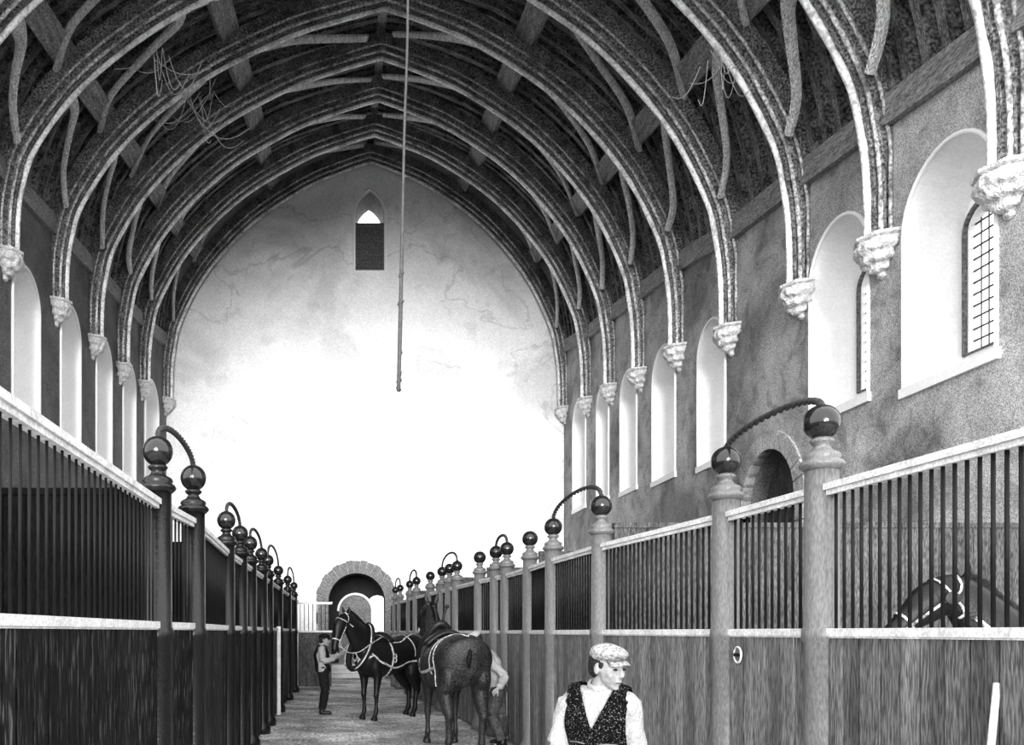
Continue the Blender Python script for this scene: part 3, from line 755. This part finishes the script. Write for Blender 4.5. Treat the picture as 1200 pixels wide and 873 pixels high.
def bridle(root, bvh, poll, eye, muz, side_y, jaw, sm=None):
    """cheek straps, noseband, browband around a head in the x-z plane"""
    for s in (-1, 1):
        strap(root, bvh, [V((poll[0], 0.0, poll[1]+.12)), V((poll[0], s*.09, poll[1])), V((eye[0], s*.13, eye[1])), V((muz[0], s*.11, muz[1]))], .009, m=sm, name='cheek_strap')
        bm = bmesh.new(); c = V((eye[0]*.6+poll[0]*.4, s*.125, eye[1]*.6+poll[1]*.4)); ball(bm, c, (.055, .008, .05)); obj('blinker', bm, M['leather'], root, True)
        bm = bmesh.new(); c = V((muz[0], s*.085, muz[1])); sweep(bm, [c+V((.03*math.cos(2*PI*k/10), 0, .03*math.sin(2*PI*k/10))) for k in range(10)], [.006]*10, V((0, 1, 0)), n=6, sub=1, closed=True); obj('bit_ring', bm, M['strap'], root, True)
    d = (V((muz[0], 0, muz[1]))-V((poll[0], 0, poll[1]))).normalized(); perp = V((-d.z, 0, d.x))
    c = V((muz[0], 0, muz[1]))-d*.08
    strap(root, bvh, [c+perp*.13*math.cos(a)+V((0, .1*math.sin(a), 0)) for a in [2*PI*k/12 for k in range(12)]], .008, m=sm, name='noseband', closed=True)
    c = V((poll[0], 0, poll[1]))+d*.06
    strap(root, bvh, [c+perp*.17*math.cos(a)+V((0, .13*math.sin(a), 0)) for a in [2*PI*k/12 for k in range(12)]], .008, m=sm, name='browband', closed=True)

# black horse: in harness, head raised and tucked, facing left and toward the viewer
fx, fy = -.68, -.73
hd = math.atan2(fy, fx)
cen = V((.42, 15.9, 0))-V((fx, fy, 0)).normalized()*.47
neck = [(.45, 0, 1.25), (.70, 0, 1.47), (.93, 0, 1.68), (1.10, 0, 1.85), (1.20, 0, 1.90)]
nr = [(.2, .32), (.155, .29), (.115, .215), (.088, .155), (.07, .11)]
hp = [(1.13, 0, 1.93), (1.22, 0, 1.86), (1.30, 0, 1.73), (1.36, 0, 1.57), (1.41, 0, 1.43), (1.43, 0, 1.33), (1.42, 0, 1.28)]
hr = [(.06, .07), (.095, .12), (.10, .145), (.075, .10), (.06, .075), (.062, .072), (.04, .045)]
ears = [[(1.14, s*.055, 1.95), (1.13, s*.07, 2.01), (1.14, s*.078, 2.07), (1.155, s*.078, 2.12)] for s in (-1, 1)]
hb, bvh = horse('horse', 'black horse in harness standing side-on, held by the boy', cen, hd, M['horse_black'], neck, nr, hp, hr, ears, 1.0, {('h', -1): -.12, ('h', 1): .10, ('f', 1): .05}, 'long')
mane(hb, [(1.12, 0, 1.99), (1.0, 0, 1.96), (.84, 0, 1.87), (.66, 0, 1.74), (.5, 0, 1.62)])
bridle(hb, bvh, (1.17, 1.86), (1.26, 1.70), (1.39, 1.40), .1, None); collar(hb, False)
strap(hb, bvh, ring_pts(.22, 1.17, .45, .5), .018, name='girth', closed=True)
bm = bmesh.new(); sweep(bm, [V((.2, -.28, 1.46)), V((.2, -.16, 1.575)), V((.2, 0, 1.62)), V((.2, .16, 1.575)), V((.2, .28, 1.46))], [(.1, .035)]*5, V((1, 0, 0)), n=10, sub=3); obj('saddle_pad', bm, M['leather'], hb, True)
for s in (-1, 1):
    strap(hb, bvh, [V((.72, s*.3, 1.25)), V((.4, s*.4, 1.02)), V((.1, s*.4, .92)), V((-.3, s*.42, 1.02)), V((-.75, s*.4, 1.20)), V((-.9, s*.2, 1.22))], .015, name='trace')
    strap(hb, bvh, [V((.2, s*.3, 1.5)), V((-.1, s*.3, 1.5)), V((-.4, s*.2, 1.6)), V((-.8, 0, 1.5))], .011, name='crupper')
    strap(hb, bvh, [V((-.35, s*.15, 1.62)), V((-.42, s*.35, 1.4)), V((-.45, s*.4, 1.15))], .011, name='hip_strap')
    bm = bmesh.new(); sweep(bm, [V((1.39, s*.09, 1.40)), V((1.25, s*.14, 1.28)), V((1.02, s*.2, 1.28)), V((.78, s*.27, 1.42)), V((.4, s*.24, 1.56))], [.009]*5, n=6, sub=5); obj('rein', bm, M['strap'], hb, True)
strap(hb, bvh, [V((.93, -.05, 1.02)), V((.88, .0, 1.1)), V((.85, 0, 1.3))], .014, name='breast_strap')
strap(hb, bvh, [V((.75, -.4, 1.2)), V((.9, -.2, 1.12)), V((.95, 0, 1.1)), V((.9, .2, 1.12)), V((.75, .4, 1.2))], .014, name='breast_strap')
for z in (1.12, 1.19):
    bm = bmesh.new(); c = V((.2, .365, z)); sweep(bm, [c+V((.045*math.cos(2*PI*k/12), 0, .045*math.sin(2*PI*k/12))) for k in range(12)], [.011]*12, V((0, 1, 0)), n=6, sub=1, closed=True); obj('terret', bm, M['strap'], hb, True)

# brown horse: rump to the viewer, collar and hames
fx, fy = -.16, .985
hd = math.atan2(fy, fx); fw = V((fx, fy, 0)).normalized()
cen = V((1.57, 11.45, 0))+fw*.70
neck = [(.45, 0, 1.25), (.72, 0, 1.48), (.93, 0, 1.72), (1.06, 0, 1.92), (1.14, 0, 2.0)]
nr = [(.2, .32), (.155, .28), (.12, .2), (.095, .15), (.075, .11)]
hp = [(1.07, 0, 2.04), (1.17, 0, 2.0), (1.30, 0, 1.90), (1.43, 0, 1.78), (1.54, 0, 1.68), (1.61, 0, 1.61), (1.63, 0, 1.58)]
ears = [[(1.08, s*.06, 2.06), (1.06, s*.075, 2.13), (1.06, s*.09, 2.20), (1.07, s*.10, 2.27)] for s in (-1, 1)]
hw, bvh = horse('horse', 'large brown horse seen from behind, rump toward the viewer', cen, hd, M['horse_brown'], neck, nr, hp, hr, ears, 1.2, {('h', -1): -.05, ('h', 1): .12, ('f', 1): .05}, 'short')
mane(hw, [(1.06, 0, 2.08), (.96, 0, 2.03), (.84, 0, 1.90), (.66, 0, 1.74), (.5, 0, 1.62)])
bridle(hw, bvh, (1.12, 1.98), (1.25, 1.90), (1.52, 1.68), .1, None, M['leather']); collar(hw, True)
bm = bmesh.new(); sweep(bm, [V((.15, -.33, 1.46)), V((.15, -.18, 1.58)), V((.15, 0, 1.64)), V((.15, .18, 1.58)), V((.15, .33, 1.46))], [(.12, .045)]*5, V((1, 0, 0)), n=10, sub=3); obj('saddle_pad', bm, M['leather'], hw, True)
strap(hw, bvh, ring_pts(.17, 1.17, .5, .5), .02, name='girth', m=M['leather'], closed=True)
strap(hw, bvh, [V((-.45, .05, 1.66)), V((-.5, .28, 1.56)), V((-.55, .44, 1.35)), V((-.58, .46, 1.1)), V((-.6, .42, .9))], .013, name='hip_strap')
strap(hw, bvh, [V((-.3, .2, 1.64)), V((-.32, .38, 1.5)), V((-.33, .46, 1.25)), V((-.3, .42, 1.02))], .013, name='hip_strap')
for s in (-1, 1):
    strap(hw, bvh, [V((.72, s*.3, 1.25)), V((.4, s*.45, 1.1)), V((.1, s*.47, 1.05)), V((-.3, s*.48, 1.08)), V((-.55, s*.46, 1.12))], .016, name='trace')
    strap(hw, bvh, [V((.15, s*.2, 1.6)), V((-.1, s*.2, 1.6)), V((-.45, s*.12, 1.66)), V((-.8, 0, 1.5))], .011, name='crupper')

# horse in the right stall
neck = [(.45, 0, 1.25), (.70, 0, 1.48), (.92, 0, 1.72), (1.08, 0, 1.90), (1.16, 0, 1.95)]
hp = [(1.08, 0, 1.99), (1.18, 0, 1.96), (1.32, 0, 1.86), (1.46, 0, 1.74), (1.57, 0, 1.64), (1.64, 0, 1.57), (1.66, 0, 1.54)]
nr = [(.2, .32), (.155, .28), (.115, .21), (.09, .16), (.07, .12)]
ears = [[(1.09, s*.055, 2.01), (1.08, s*.07, 2.07), (1.08, s*.078, 2.13), (1.09, s*.078, 2.18)] for s in (-1, 1)]
hs, bvh = horse('horse', 'dark bridled horse standing in the right stall behind the bars', (5.62, 6.25, 0), PI-.06, M['horse_black'], neck, nr, hp, hr, ears, 1.0)
mane(hs, [(1.08, 0, 2.03), (.97, 0, 1.99), (.84, 0, 1.88), (.66, 0, 1.74), (.5, 0, 1.62)])
bridle(hs, bvh, (1.15, 1.94), (1.27, 1.86), (1.54, 1.64), .1, None)
strap(hs, bvh, [V((1.05, .1, 1.75)), V((.9, .15, 1.6)), V((.8, .2, 1.45))], .014, name='neck_strap')

# ------------------------------------------------------------------ people
def hand(bm, w, dr, nrm, side, curl=.5, sc=1.0):
    """w wrist, dr towards the fingers, nrm back-of-hand normal"""
    dr = dr.normalized(); nrm = (nrm-dr*nrm.dot(dr)).normalized(); lat = dr.cross(nrm)*side
    sweep(bm, [w-dr*.02*sc, w+dr*.02*sc, w+dr*.055*sc, w+dr*.09*sc], [(.015*sc, .024*sc), (.015*sc, .032*sc), (.015*sc, .040*sc), (.011*sc, .038*sc)], nrm, n=10, sub=2)
    for k, (o, l) in enumerate(((-.030, .070), (-.010, .080), (.010, .075), (.030, .058))):
        p = w+dr*.082*sc+lat*o*sc; pts = [p]; a = 0; cur = p
        for f in (.45, .32, .23):
            a += curl*(.5 if f == .45 else .8); v = dr*math.cos(a)-nrm*math.sin(a); cur = cur+v*l*f*sc; pts.append(cur)
        sweep(bm, pts, [.0095*sc, .009*sc, .0082*sc, .0065*sc], nrm, n=8, sub=2)
    p = w+dr*.025*sc-lat*.028*sc
    sweep(bm, [p, p-lat*.022*sc+dr*.022*sc-nrm*.008*sc, p-lat*.034*sc+dr*.045*sc-nrm*.018*sc, p-lat*.034*sc+dr*.066*sc-nrm*.026*sc], [.014*sc, .0115*sc, .010*sc, .007*sc], nrm, n=8, sub=2)
def person(label, loc, J, cap, trouser, vest=True, voxel=.011, rolled=False, scale=1.0, capshape='flat'):
    root = tag(empty('person', loc), label, 'person')
    j = {k: V(v) for k, v in J.items()}; vw = (j['shR']-j['shL']).length/.33
    lat = (j['shR']-j['shL']).normalized(); hip_lat = (j['hipR']-j['hipL']).normalized()
    spine = [j['pelvis'], j['waist'], j['chest'], j['neck']]
    sd = (j['neck']-j['pelvis']).normalized(); fwd = sd.cross(lat).normalized()*-1 if J.get('_flip') else lat.cross(sd).normalized()*-1
    if fwd.dot(j['front']) < 0: fwd = -fwd
    def torso(bm, e=0, top=True):
        pts = [j['pelvis']-sd*.08, j['pelvis'], j['waist'], (j['waist']+j['chest'])/2, j['chest'], j['chest'].lerp(j['neck'], .55), j['neck']]
        r = [(.145, .10), (.165, .115), (.145, .10), (.16, .11), (.175, .12), (.15, .085), (.075, .06)]
        sweep(bm, pts, [(a+e, b+e) for a, b in r], lat, n=18, sub=4)
        if top:
            for s in ('L', 'R'): sweep(bm, [j['neck']-sd*.06, j['sh'+s].lerp(j['neck'], .4)-sd*.0, j['sh'+s]], [(.045+e, .055+e), (.045+e, .05+e), (.05+e, .055+e)], sd, n=12, sub=3)
    def arm(bm, s, e=0, to=1.0, part='full'):
        a, b, c = j['sh'+s], j['el'+s], j['wr'+s]
        sweep(bm, [a, a.lerp(b, .35), b], [.056+e, .048+e, .039+e], fwd, n=12, sub=4)
        end = b.lerp(c, to)
        sweep(bm, [b, b.lerp(end, .3), b.lerp(end, .7), end], [.039+e, .041+e, .032+e, (.026 if to > .95 else .036)+e], fwd, n=12, sub=3)
    def leg(bm, s, e=0, to=1.0):
        a, b, c = j['hip'+s], j['kn'+s], j['an'+s]; end = b.lerp(c, to)
        sweep(bm, [a, a.lerp(b, .4), b], [.088+e, .078+e, .055+e], fwd, n=14, sub=4)
        sweep(bm, [b, b.lerp(c, .3), b.lerp(c, .75), c] if to == 1 else [b, b.lerp(end, .35), end], ([.055+e, .056+e, .038+e, .033+e] if to == 1 else [.055+e, .056+e, .05+e]), fwd, n=14, sub=3)
    H = j['head']; f = j['face'].normalized(); up = j.get('headup', (H-j['neck'])).normalized(); up = (up-f*up.dot(f)).normalized(); r = f.cross(up)
    def hp_(a, b, c): return H+r*a+f*b+up*c
    ax = (r, f, up)
    bm = bmesh.new(); torso(bm)
    for s in ('L', 'R'): arm(bm, s); leg(bm, s); sweep(bm, [j['an'+s]+V((0, 0, .02)), j['an'+s]+V((0, 0, -.05))], [.035, .04], fwd, n=10, sub=1); ball(bm, j['an'+s]*.5+j['toe'+s]*.5-V((0, 0, .02)), (.04, .04, .03))
    hs_ = {'L': -1, 'R': 1}
    for s in ('L', 'R'): hand(bm, j['wr'+s], j['hand'+s], j.get('back'+s, fwd), hs_[s], J.get('_curl'+s, .6) if isinstance(J.get('_curl'+s, .6), float) else .6)
    sweep(bm, [j['neck']-sd*.04, j['neck'].lerp(H, .5), H-up*.05-f*.015], [(.062, .066), (.052, .056), (.055, .06)], r, n=14, sub=3)
    ball(bm, hp_(0, -.012, .025), (.076, .096, .095), ax, 20, 14); ball(bm, hp_(0, .03, -.035), (.06, .062, .07), ax, 18, 12)
    sweep(bm, [hp_(0, .02, -.06), hp_(0, .06, -.095)], [(.05, .04), (.028, .024)], r, n=12, sub=2)          # jaw and chin
    ball(bm, hp_(0, .072, -.10), (.022, .02, .018), ax)
    sweep(bm, [hp_(0, .088, .022), hp_(0, .100, -.002), hp_(0, .109, -.026), hp_(0, .096, -.036)], [(.008, .010), (.009, .010), (.014, .011), (.009, .006)], r, n=8, sub=3)
    for s in (-1, 1):
        ball(bm, hp_(s*.033, .078, .030), (.028, .016, .010), ax); ball(bm, hp_(s*.042, .060, -.022), (.023, .022, .028), ax)
        ball(bm, hp_(s*.080, -.004, -.008), (.009, .020, .032), ax)
    ball(bm, hp_(0, .088, -.060), (.026, .012, .006), ax); ball(bm, hp_(0, .086, -.072), (.022, .011, .007), ax)
    blob('body', bm, M['skin'], root, .0075, 2, .5)
    for s in (-1, 1):
        bm = bmesh.new(); ball(bm, hp_(s*.033, .086, .006), (.013, .009, .007), ax); obj('eye', bm, M['eye'], root, True)
        bm = bmesh.new(); sweep(bm, [hp_(s*.014, .098, .030), hp_(s*.034, .096, .036), hp_(s*.054, .082, .030)], [.004, .005, .003], up, n=6); obj('eyebrow', bm, M['hair'], root, True)
    bm = bmesh.new(); sweep(bm, [hp_(-.024, .090, -.066), hp_(0, .0995, -.067), hp_(.024, .090, -.066)], [.002, .003, .002], up, n=6); obj('mouth', bm, M['eye'], root, True)
    bm = bmesh.new(); ball(bm, hp_(0, -.03, .02), (.083, .088, .085), ax); ball(bm, hp_(0, -.055, -.02), (.068, .055, .06), ax)
    for s in (-1, 1): sweep(bm, [hp_(s*.076, .02, .03), hp_(s*.078, .012, -.002)], [(.012, .014), (.006, .010)], f, n=8, sub=2)
    blob('hair', bm, M['hair'], root, .009, 1, .5, .004, 40)
    # cap
    bm = bmesh.new()
    ball(bm, hp_(0, -.010, .082), (.092, .112, .050), (r, (f+up*.05).normalized(), up)); ball(bm, hp_(0, -.015, .062), (.088, .108, .038), ax)
    ball(bm, hp_(0, .06, .088), (.07, .055, .03), ax)
    blob('cap', bm, cap, root, .009, 3, .5, .006, 16)
    bm = bmesh.new(); P_ = []
    for k in range(13):
        a = -1.15+2.3*k/12; P_.append((math.sin(a), math.cos(a)))
    A = [bm.verts.new(hp_(x*.078, .02+y*.078, .064-.012*abs(x))) for x, y in P_]; B = [bm.verts.new(hp_(x*.072, .045+y*.088, .046-.02*abs(x))) for x, y in P_]
    A2 = [bm.verts.new(v.co-up*.007) for v in A]; B2 = [bm.verts.new(v.co-up*.007) for v in B]
    for k in range(12):
        bm.faces.new((A[k], A[k+1], B[k+1], B[k])); bm.faces.new((A2[k], B2[k], B2[k+1], A2[k+1])); bm.faces.new((B[k], B[k+1], B2[k+1], B2[k])); bm.faces.new((A[k], A2[k], A2[k+1], A[k+1]))
    bm.faces.new((A[0], B[0], B2[0], A2[0])); bm.faces.new((A[-1], A2[-1], B2[-1], B[-1]))
    obj('cap_peak', bm, cap, root, True)
    # shirt
    bm = bmesh.new(); torso(bm, .014)
    for s in ('L', 'R'): arm(bm, s, .020, .42 if rolled else .9)
    for s in ('L', 'R'): ball(bm, j['sh'+s]-sd*.012, (.068, .068, .068))
    blob('shirt', bm, M['shirt'], root, voxel, 3, .5, .016, 12)
    for s in ('L', 'R'):
        a = j['el'+s].lerp(j['wr'+s], .36 if rolled else .88); b = j['el'+s].lerp(j['wr'+s], .46 if rolled else .95)
        bm = bmesh.new(); sweep(bm, [a, a.lerp(b, .5), b], [.060, .063, .058] if rolled else [.046, .045, .042], fwd, n=14, sub=2); obj('cuff', bm, M['shirt'], root, True)
    bm = bmesh.new(); c = j['neck']+sd*.022+fwd*.004
    cp = [c+lat*.060*math.cos(2*PI*k/16)+fwd*.064*math.sin(2*PI*k/16)-sd*.022*math.sin(2*PI*k/16) for k in range(16)]
    sweep(bm, cp, [(.022, .010)]*16, sd, n=8, sub=2, closed=True); obj('shirt_collar', bm, M['shirt'], root, True)
    if vest:
        bm = bmesh.new(); torso(bm, .032, True)
        me = mesh_from_bm('w', bm); out = evaluated(me, [('REMESH', dict(mode='VOXEL', voxel_size=.007)), ('SMOOTH', dict(factor=.5, iterations=5))])
        bm = bmesh.new(); bm.from_mesh(out); cz = j['chest']; kill = []
        for v in bm.verts:
            q = v.co-cz; a = q.dot(lat); h_ = q.dot(sd); fr = q.dot(fwd)
            nk = (v.co-j['neck'])
            if (fr > 0 and h_ > -.03 and abs(a) < (h_+.03)*.42) or abs(a) > .175*vw or nk.dot(sd) > .03 or (v.co-j['neck']-sd*.02).length < .092 or (v.co-j['pelvis']).dot(sd) < -.02: kill.append(v)
            elif fr > .02 and abs(a) < .004 and h_ <= -.03: pass
        bmesh.ops.delete(bm, geom=kill, context='VERTS')
        for _ in range(6):
            bd = {v: [e.other_vert(v) for e in v.link_edges if e.is_boundary] for v in bm.verts if v.is_boundary}
            new = {v: (v.co*2+sum((o.co for o in ns), V((0, 0, 0))))/(2+len(ns)) for v, ns in bd.items() if ns}
            for v, c_ in new.items(): v.co = c_
        me2 = bpy.data.meshes.new('waistcoat'); bm.to_mesh(me2); bm.free()
        out = evaluated(me2, [('SOLIDIFY', dict(thickness=.008, offset=1))]); out.name = 'waistcoat'
        out.materials.clear(); out.materials.append(M['vest'])
        for p in out.polygons: p.use_smooth = True
        link(bpy.data.objects.new('waistcoat', out), root)
        for k in range(5):
            c = cz+sd*(-.06-.062*k)+fwd*.2; tgt = cz+sd*(-.06-.062*k)
            # find waistcoat surface along fwd
            bv = BVHTree.FromPolygons([v.co[:] for v in out.vertices], [p.vertices[:] for p in out.polygons]); hit = bv.ray_cast(c, -fwd)
            if hit[0] is not None:
                bm = bmesh.new(); ball(bm, hit[0]+fwd*.003, .009, seg=10, rg=6); obj('button', bm, M['eye'], root, True)
        for s in (-1, 1):
            pts = []
            for u in (-.045, 0, .045):
                c = cz+lat*(s*.085+u)-sd*(.11+abs(u)*.1)+fwd*.25; hit = bv.ray_cast(c, -fwd)
                if hit[0] is not None: pts.append(hit[0]+fwd*.004)
            if len(pts) == 3:
                bm = bmesh.new(); sweep(bm, pts, [.004]*3, sd, n=6); obj('pocket', bm, M['post'], root, True)
    bm = bmesh.new()
    sweep(bm, [j['pelvis']-sd*.10, j['pelvis'], j['pelvis'].lerp(j['waist'], .7)], [(.15, .115), (.178, .128), (.158, .115)], hip_lat, n=16, sub=3)
    for s in ('L', 'R'): leg(bm, s, .022, .93)
    blob('trousers', bm, trouser, root, .012, 3, .5, .010, 14)
    for s in ('L', 'R'):
        a = j['an'+s]; t = j['toe'+s]; dd = (t-a); dd.z = 0; dd.normalize(); bm = bmesh.new()
        sweep(bm, [a+V((0, 0, .10)), a+V((0, 0, .02)), a+V((0, 0, -.045))], [(.05, .05), (.046, .046), (.05, .046)], dd, n=12, sub=2)
        z0 = a.z-.085
        bx = V((a.x, a.y, z0))
        sweep(bm, [bx-dd*.055+V((0, 0, .035)), bx+V((0, 0, .042)), bx+dd*.09+V((0, 0, .036)), bx+dd*.16+V((0, 0, .03)), bx+dd*.195+V((0, 0, .026))], [(.032, .03), (.042, .038), (.036, .044), (.030, .042), (.02, .025)], V((0, 0, 1)), n=12, sub=3)
        blob('boot', bm, M['boot'], root, .010, 2, .5)
    return root
# groom in front: waistcoat, light flat cap, sleeves rolled, turned a little to his left
D0 = 4.72
person('man in light flat cap, white shirt and dark waistcoat in the foreground', (1.39, D0, 0), dict(
    pelvis=(.0, .02, .90), waist=(.0, .01, 1.01), chest=(.0, 0, 1.16), neck=(.005, .0, 1.335), front=(.5, -1, 0),
    head=(.030, -.05, 1.452), face=(.50, -.84, -.16), headup=(.05, -.10, 1),
    shL=(-.132, .085, 1.262), shR=(.128, -.075, 1.258), elL=(-.215, .07, 1.02), elR=(.185, -.06, 1.02), wrL=(-.14, -.08, .84), wrR=(.17, -.18, .82), handL=(.1, -.5, -.9), handR=(-.1, -.4, -.9),
    hipL=(-.08, .05, .86), hipR=(.08, -.04, .86), knL=(-.08, -.06, .48), knR=(.10, .10, .47), anL=(-.10, .0, .085), anR=(.09, .26, .085), toeL=(.02, -.2, .03), toeR=(.20, .06, .03)),
    M['cap_light'], M['trouser'], True, .010, rolled=True)
# boy holding the black horse
person('boy in dark cap and waistcoat holding the bridle of the black horse', (-.50, 17.0, 0), dict(
    pelvis=(-.0, 0, .88), waist=(-.03, 0, 1.0), chest=(-.03, 0, 1.19), neck=(-.01, 0, 1.355), front=(1, -.1, 0),
    head=(.03, 0, 1.475), face=(1, -.12, -.05), headup=(-.05, 0, 1),
    shL=(-.02, .15, 1.30), shR=(-.02, -.15, 1.30), elL=(.12, .14, 1.10), elR=(.0, -.19, 1.06), wrL=(.33, .06, 1.20), wrR=(.24, -.14, 1.11), handL=(1, -.2, .25), handR=(1, .1, .3),
    hipL=(0, .085, .85), hipR=(0, -.085, .85), knL=(.03, .09, .47), knR=(.06, -.09, .47), anL=(-.03, .09, .085), anR=(-.02, -.10, .085), toeL=(.2, .09, .03), toeR=(.2, -.1, .03)),
    M['cap_dark'], M['trouser'], True, .011)
# man bending at the brown horse's far side
person('man in white cap and shirt bending beside the brown horse', (2.10, 12.35, 0), dict(
    pelvis=(.07, 0, .84), waist=(.05, -.02, .97), chest=(-.03, -.06, 1.18), neck=(-.18, -.08, 1.40), front=(-1, -.5, 0),
    head=(-.275, -.10, 1.525), face=(-.8, -.25, -.5), headup=(-.3, -.1, 1),
    shL=(-.15, -.21, 1.27), shR=(.0, .06, 1.30), elL=(.11, -.36, 1.02), elR=(-.1, .2, 1.05), wrL=(-.02, -.52, .86), wrR=(-.24, .1, .95), handL=(-.6, -.3, -.5), handR=(-1, 0, -.2),
    hipL=(.05, -.10, .82), hipR=(.09, .09, .82), knL=(-.05, -.18, .46), knR=(.12, .05, .45), anL=(.10, -.22, .085), anR=(.18, .22, .085), toeL=(-.15, -.34, .03), toeR=(-.02, .2, .03)),
    M['shirt'], M['trouser_grey'], False, .011)

# ------------------------------------------------------------------ light, world, camera
w = bpy.data.worlds.new('World'); bpy.context.scene.world = w; w.use_nodes = True
w.node_tree.nodes['Background'].inputs[0].default_value = (1, 1, 1, 1); w.node_tree.nodes['Background'].inputs[1].default_value = 1.0
def sun(name, dr, e, ang):
    s = bpy.data.lights.new(name, 'SUN'); s.energy = e; s.angle = math.radians(ang); o = bpy.data.objects.new(name, s); C.objects.link(o)
    o.rotation_euler = V(dr).to_track_quat('-Z', 'Y').to_euler(); return o
sun('sun', (.05, 1, -.045), 2.0, 24)
cam = bpy.data.cameras.new('camera'); co = bpy.data.objects.new('camera', cam); C.objects.link(co)
co.location = (0, 0, EYE); co.rotation_euler = (PI/2, 0, 0)
cam.sensor_width = 36; cam.lens = 30; cam.sensor_fit = 'HORIZONTAL'
cam.shift_x = (600-408)/1200; cam.shift_y = (740-436.5)/1200
cam.clip_start = .05; cam.clip_end = 300
sc = bpy.context.scene; sc.camera = co
sc.view_settings.view_transform = 'Standard'; sc.view_settings.look = 'None'; sc.view_settings.gamma = 1; sc.view_settings.use_curve_mapping = False
sc.view_settings.exposure = 2.0
